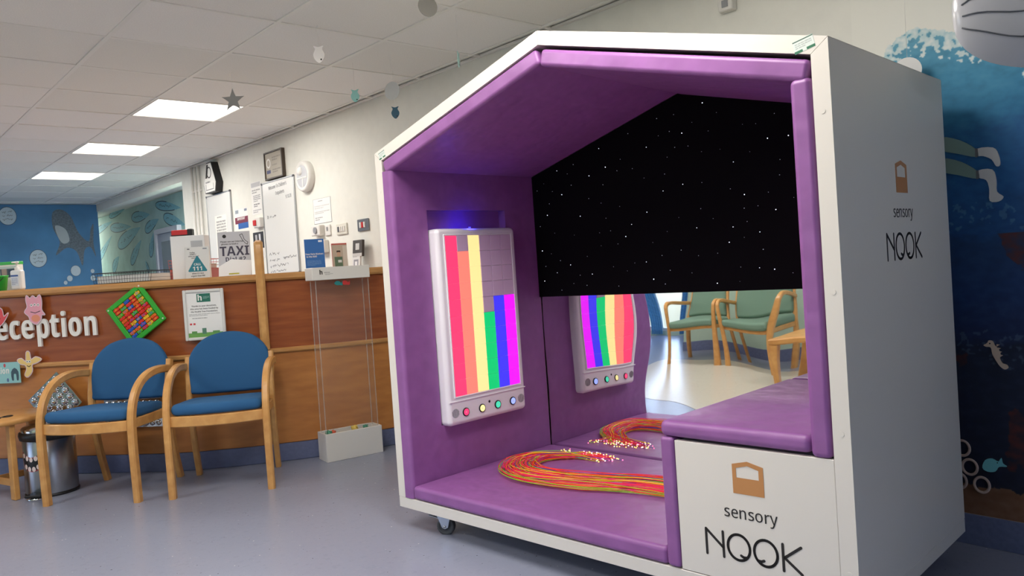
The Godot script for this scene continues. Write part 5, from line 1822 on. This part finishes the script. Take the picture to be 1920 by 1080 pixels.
	var sk := wall_thing("wall_socket", "white wall socket next to the thermostat dial", "socket", -5.53, 1.468)
	part(sk, "plate", box(0.086, 0.086, 0.012, 0.004), M.white, Vector3(0, 0, 0.006))
	part(sk, "switch", box(0.02, 0.03, 0.006, 0.002), M.grey, Vector3(0, 0.01, 0.014))
	var sw := wall_thing("light_switch", "white four-gang light switch on the wall", "light switch", -5.31, 1.46)
	part(sw, "plate", box(0.16, 0.086, 0.012, 0.004), mat(rgb(222, 220, 208), 0.4), Vector3(0, 0, 0.006))
	for k in 4:
		part(sw, "rocker", box(0.02, 0.04, 0.008, 0.002), M.white if k > 0 else M.grey_ink, Vector3(-0.045 + 0.03 * k, 0, 0.014))
	var sg := wall_thing("grey_light_switch", "steel grey switch plate with red and white rockers", "light switch", -4.995, 1.466)
	part(sg, "plate", box(0.152, 0.088, 0.014, 0.004), mat(rgb(132, 136, 142), 0.35, 0.7), Vector3(0, 0, 0.007))
	for k in 3:
		part(sg, "rocker", box(0.022, 0.042, 0.008, 0.002), [M.white, M.red, M.white][k], Vector3(-0.028 + 0.028 * k, 0, 0.016))
	var pb := wall_thing("panic_button", "small white box with a red round button above the leaflets", "alarm", -5.6, 1.345)
	part(pb, "box", box(0.12, 0.1, 0.045, 0.005), M.white, Vector3(0, 0, 0.0225))
	part(pb, "button", slab(disc_outline(0.02, 0.02, 18), 0.008), M.red, Vector3(-0.02, 0, 0.045))
	var lf := wall_thing("leaflet_rack", "clear wall rack of black and white leaflets above counter end", "leaflet rack", -5.005, 1.24)
	part(lf, "leaflet", sheet(0.13, 0.12, 0.02), printed(80, 70, rgb(200, 198, 194), [[0.0, 0.0, 1.0, 0.8, rgb(64, 58, 54)], [0.3, 0.2, 0.7, 0.6, rgb(206, 204, 200)]]), Vector3(0.0, 0.055, 0.045), Vector3(-0.1, 0, 0))
	part(lf, "leaflet", sheet(0.11, 0.14, 0.012), printed(80, 100, rgb(226, 226, 224), [[0.1, 0.05, 0.9, 0.3, rgb(120, 120, 126), 2], [0.2, 0.4, 0.8, 0.95, rgb(150, 150, 156)], [0.35, 0.5, 0.65, 0.8, rgb(240, 240, 240)]]), Vector3(-0.015, -0.04, 0.062), Vector3(-0.1, 0, 0))
	part(lf, "rack", box(0.14, 0.2, 0.03, 0.002), M.acrylic, Vector3(0, 0, 0.03))
	# small device high on the wall above the nook
	var dv := wall_thing("wall_sensor", "small white box high on the wall above the nook", "sensor", -1.87, 2.19)
	part(dv, "box", box(0.07, 0.12, 0.04, 0.004), M.white, Vector3(0, 0, 0.02))
	part(dv, "face", box(0.03, 0.03, 0.004, 0.001), M.grey, Vector3(0.0, -0.03, 0.041))


func poster(called: String, label: String, z: float, y: float, w: float, h: float, marks: Array) -> Node3D:
	var t := wall_thing(called, label, "poster", z, y)
	part(t, "poster", sheet(w, h, 0.001), printed(int(w * 700), int(h * 700), rgb(238, 237, 234), marks))
	return t


# ------------------------------------------------------------------ the mural's cutouts

func build_mural_items() -> void:
	# swimmer's legs: two green limbs with white feet
	var sw := wall_thing("swimmer_cutout", "painted board legs of a swimmer with white feet on the sea mural", "wall cutout", -0.94, 1.31)
	for k in 2:
		var dy := 0.06 - 0.075 * k
		var leg := blob([Vector2(-0.11, 0.085 + dy), Vector2(-0.05, 0.065 + dy), Vector2(0.0, 0.025 + dy), Vector2(0.0, 0.0 + dy), Vector2(-0.06, 0.02 + dy), Vector2(-0.11, 0.04 + dy)], 3)
		var limb := part(sw, "leg", slab(leg, 0.006), mat(rgb(120, 146, 140), 0.6), Vector3(0, 0, 0.0016))
		var foot := blob([Vector2(0.003, 0.028 + dy), Vector2(0.05, 0.025 + dy), Vector2(0.066, 0.0 + dy), Vector2(0.07, -0.035 + dy), Vector2(0.058, -0.04 + dy), Vector2(0.045, -0.015 + dy), Vector2(0.02, 0.0 + dy), Vector2(0.002, 0.004 + dy)], 3)
		if k == 1:
			foot = blob([Vector2(0.003, 0.028 + dy), Vector2(0.045, 0.026 + dy), Vector2(0.056, -0.01 + dy), Vector2(0.056, -0.05 + dy), Vector2(0.075, -0.07 + dy), Vector2(0.06, -0.085 + dy), Vector2(0.034, -0.08 + dy), Vector2(0.034, -0.04 + dy), Vector2(0.026, -0.008 + dy), Vector2(0.002, 0.004 + dy)], 3)
		part(sw, "foot", slab(foot, 0.006), mat(rgb(206, 206, 206), 0.6), Vector3(0, 0, 0.0016))
		part(limb, "cuff", box(0.008, 0.03, 0.001, 0.0002), M.grey_ink, Vector3(0.0, 0.014 + dy, 0.0065))
	var sh := wall_thing("seahorse_cutout", "pale wooden seahorse on the dark part of the mural", "wall cutout", -0.912, 0.688)
	var horse := blob([Vector2(-0.034, 0.03), Vector2(-0.022, 0.037), Vector2(-0.018, 0.046), Vector2(-0.006, 0.044), Vector2(0.0, 0.03), Vector2(0.01, 0.018), Vector2(0.016, 0.0), Vector2(0.014, -0.016), Vector2(0.022, -0.032), Vector2(0.034, -0.036), Vector2(0.038, -0.046), Vector2(0.028, -0.052), Vector2(0.014, -0.042), Vector2(0.002, -0.022), Vector2(-0.008, 0.0), Vector2(-0.012, 0.022), Vector2(-0.026, 0.024)], 3)
	part(sh, "body", slab(horse, 0.006), mat(rgb(212, 190, 170), 0.6), Vector3(0, 0, 0.0016))
	for k in 4:
		part(sh, "spine", slab(PackedVector2Array([Vector2(0, 0.004), Vector2(0.009, 0.002), Vector2(0, -0.004)]), 0.005), mat(rgb(212, 190, 170), 0.6), Vector3(0.006 + 0.003 * k, 0.03 - 0.012 * k, 0.002))
	part(sh, "eye", slab(disc_outline(0.0025, 0.0025, 8), 0.001), M.ink, Vector3(-0.014, 0.036, 0.0076))
	for k in [[-1.03, 0.345], [-1.008, 0.28], [-1.045, 0.225], [-0.972, 0.222]]:
		var rg := wall_thing("ring_cutout", "pale wooden ring fixed low on the sea mural", "wall cutout", k[0], k[1])
		rg.set_meta("group", "wooden rings on the mural")
		var st := tool()
		var loop := []
		for i in 25:
			loop.append(Vector3(cos(TAU * i / 24) * 0.024, sin(TAU * i / 24) * 0.027, 0.006))
		add_tube(st, loop, 0.0048, 8, false)
		part(rg, "ring", done(st), mat(rgb(196, 172, 160), 0.6))
	var fs := wall_thing("fish_cutout", "small turquoise fish beside the wooden rings on the mural", "wall cutout", -0.936, 0.296)
	part(fs, "body", slab(blob([Vector2(-0.032, -0.012), Vector2(-0.022, 0.016), Vector2(0.0, 0.024), Vector2(0.018, 0.016), Vector2(0.028, 0.03), Vector2(0.032, 0.012), Vector2(0.044, 0.002), Vector2(0.02, -0.002), Vector2(0.008, -0.02), Vector2(-0.016, -0.024)], 3), 0.005), mat(rgb(120, 200, 206), 0.5), Vector3(0, 0, 0.0016))
	part(fs, "eye", slab(disc_outline(0.002, 0.002, 8), 0.001), M.ink, Vector3(0.016, 0.012, 0.0066))


# ------------------------------------------------------------------ ornaments hung from the ceiling

func hung(called: String, label: String, at: Vector3, turn: float, top: float) -> Node3D:
	var t := thing(called, label, "ornament", at, turn)
	part(t, "thread", tube([Vector3(0, top, 0), Vector3(0, CEIL - at.y + 0.004, 0)], 0.0006, 4), M.paper)
	return t


func fish(s: float) -> PackedVector2Array:
	var o := PackedVector2Array()
	for p in blob([Vector2(-0.3, 0.5), Vector2(0.0, 0.42), Vector2(0.3, 0.5), Vector2(0.2, 0.3), Vector2(0.33, 0.0), Vector2(0.24, -0.3), Vector2(0.0, -0.5), Vector2(-0.24, -0.3), Vector2(-0.33, 0.0), Vector2(-0.2, 0.3)], 3):
		o.append(p * s)
	return o


func build_ornaments() -> void:
	var face := -0.72
	for f in [["white paper fish hanging tail-up under the ceiling tiles", Vector3(1.917, 2.2, -3.489), 0.085, rgb(236, 232, 230), face, true], ["pale turquoise fish hanging against the wall's top edge", Vector3(2.42, 2.151, -4.01), 0.075, rgb(150, 212, 206), face, true], ["dark teal fish hanging in front of the white wall", Vector3(2.72, 2.085, -4.05), 0.075, rgb(38, 96, 122), face, true], ["thin pale fish seen edge-on beside the nook's roof", Vector3(2.42, 2.125, -3.02), 0.075, rgb(176, 216, 212), 0.72, true]]:
		var t := hung("hanging_fish", f[0], f[1], f[4], f[2] * 0.44)
		t.set_meta("group", "hanging fish ornaments")
		part(t, "body", slab(fish(f[2]), 0.004, -0.002), mat(f[3], 0.35))
		part(t, "eye", slab(disc_outline(f[2] * 0.05, f[2] * 0.05, 8), 0.001), M.ink, Vector3(0.01, -f[2] * 0.3, 0.002))
	var s := hung("hanging_star", "grey starfish hanging in front of a ceiling light", Vector3(1.9, 2.18, -4.523), face, 0.06)
	var o := []
	for i in 10:
		var a := PI / 2 + TAU * i / 10
		o.append(Vector2(cos(a), sin(a)) * (0.07 if i % 2 == 0 else 0.028))
	var star_shape := blob(o, 2)
	part(s, "body", slab(star_shape, 0.004, -0.002), mat(rgb(160, 160, 158), 0.4))
	for d in [["silver disc hanging at the ceiling above the wall's edge", Vector3(1.93, 2.177, -2.587), 0.042, rgb(140, 138, 132), face + 0.5], ["thin clear grey disc hanging above the dark teal fish", Vector3(2.52, 2.14, -3.77), 0.052, rgb(196, 198, 198), face - 0.5], ["white shiny disc hanging behind the nook's side", Vector3(2.93, 1.70, -1.122), 0.045, rgb(240, 240, 238), -1.2]]:
		var t := hung("hanging_disc", d[0], d[1], d[4], d[2])
		t.set_meta("group", "hanging discs")
		part(t, "disc", slab(disc_outline(d[2], d[2], 28), 0.003, -0.0015), mat(d[3], 0.4))
	# large silvery ray-shaped ornament by the mural
	var w := hung("hanging_whale", "large curved silvery whale shape hanging in front of the mural", Vector3(2.56, 1.72, -0.615), -0.85, 0.16)
	var st := tool()
	var rows := 14
	var pt := func(u: float, v: float) -> Vector3:
		var a := u * PI
		var rx := 0.24
		var x := -cos(a) * rx
		var y0 := -0.17 * pow(sin(a), 0.7)
		var y1 := 0.17 * pow(sin(a), 0.9)
		return Vector3(x, lerpf(y0, y1, v), 0.05 * sin(a) * (1.0 - pow(2.0 * v - 1.0, 2)))
	for i in 24:
		for j in rows:
			quad(st, pt.call(i / 24.0, j / float(rows)), pt.call(i / 24.0, (j + 1) / float(rows)), pt.call((i + 1) / 24.0, (j + 1) / float(rows)), pt.call((i + 1) / 24.0, j / float(rows)))
	part(w, "body", done(st), mat(rgb(192, 192, 196), 0.2, 0.0, 0.7))
	for k in 3:
		var line := []
		for i in 12:
			var q: Vector3 = pt.call(0.12 + 0.5 * i / 11.0, 0.25 + 0.2 * k + 0.02 * sin(i * 0.8))
			line.append(q + Vector3(0, 0, 0.002))
		part(w, "groove", tube(line, 0.002, 5), M.grey_ink)
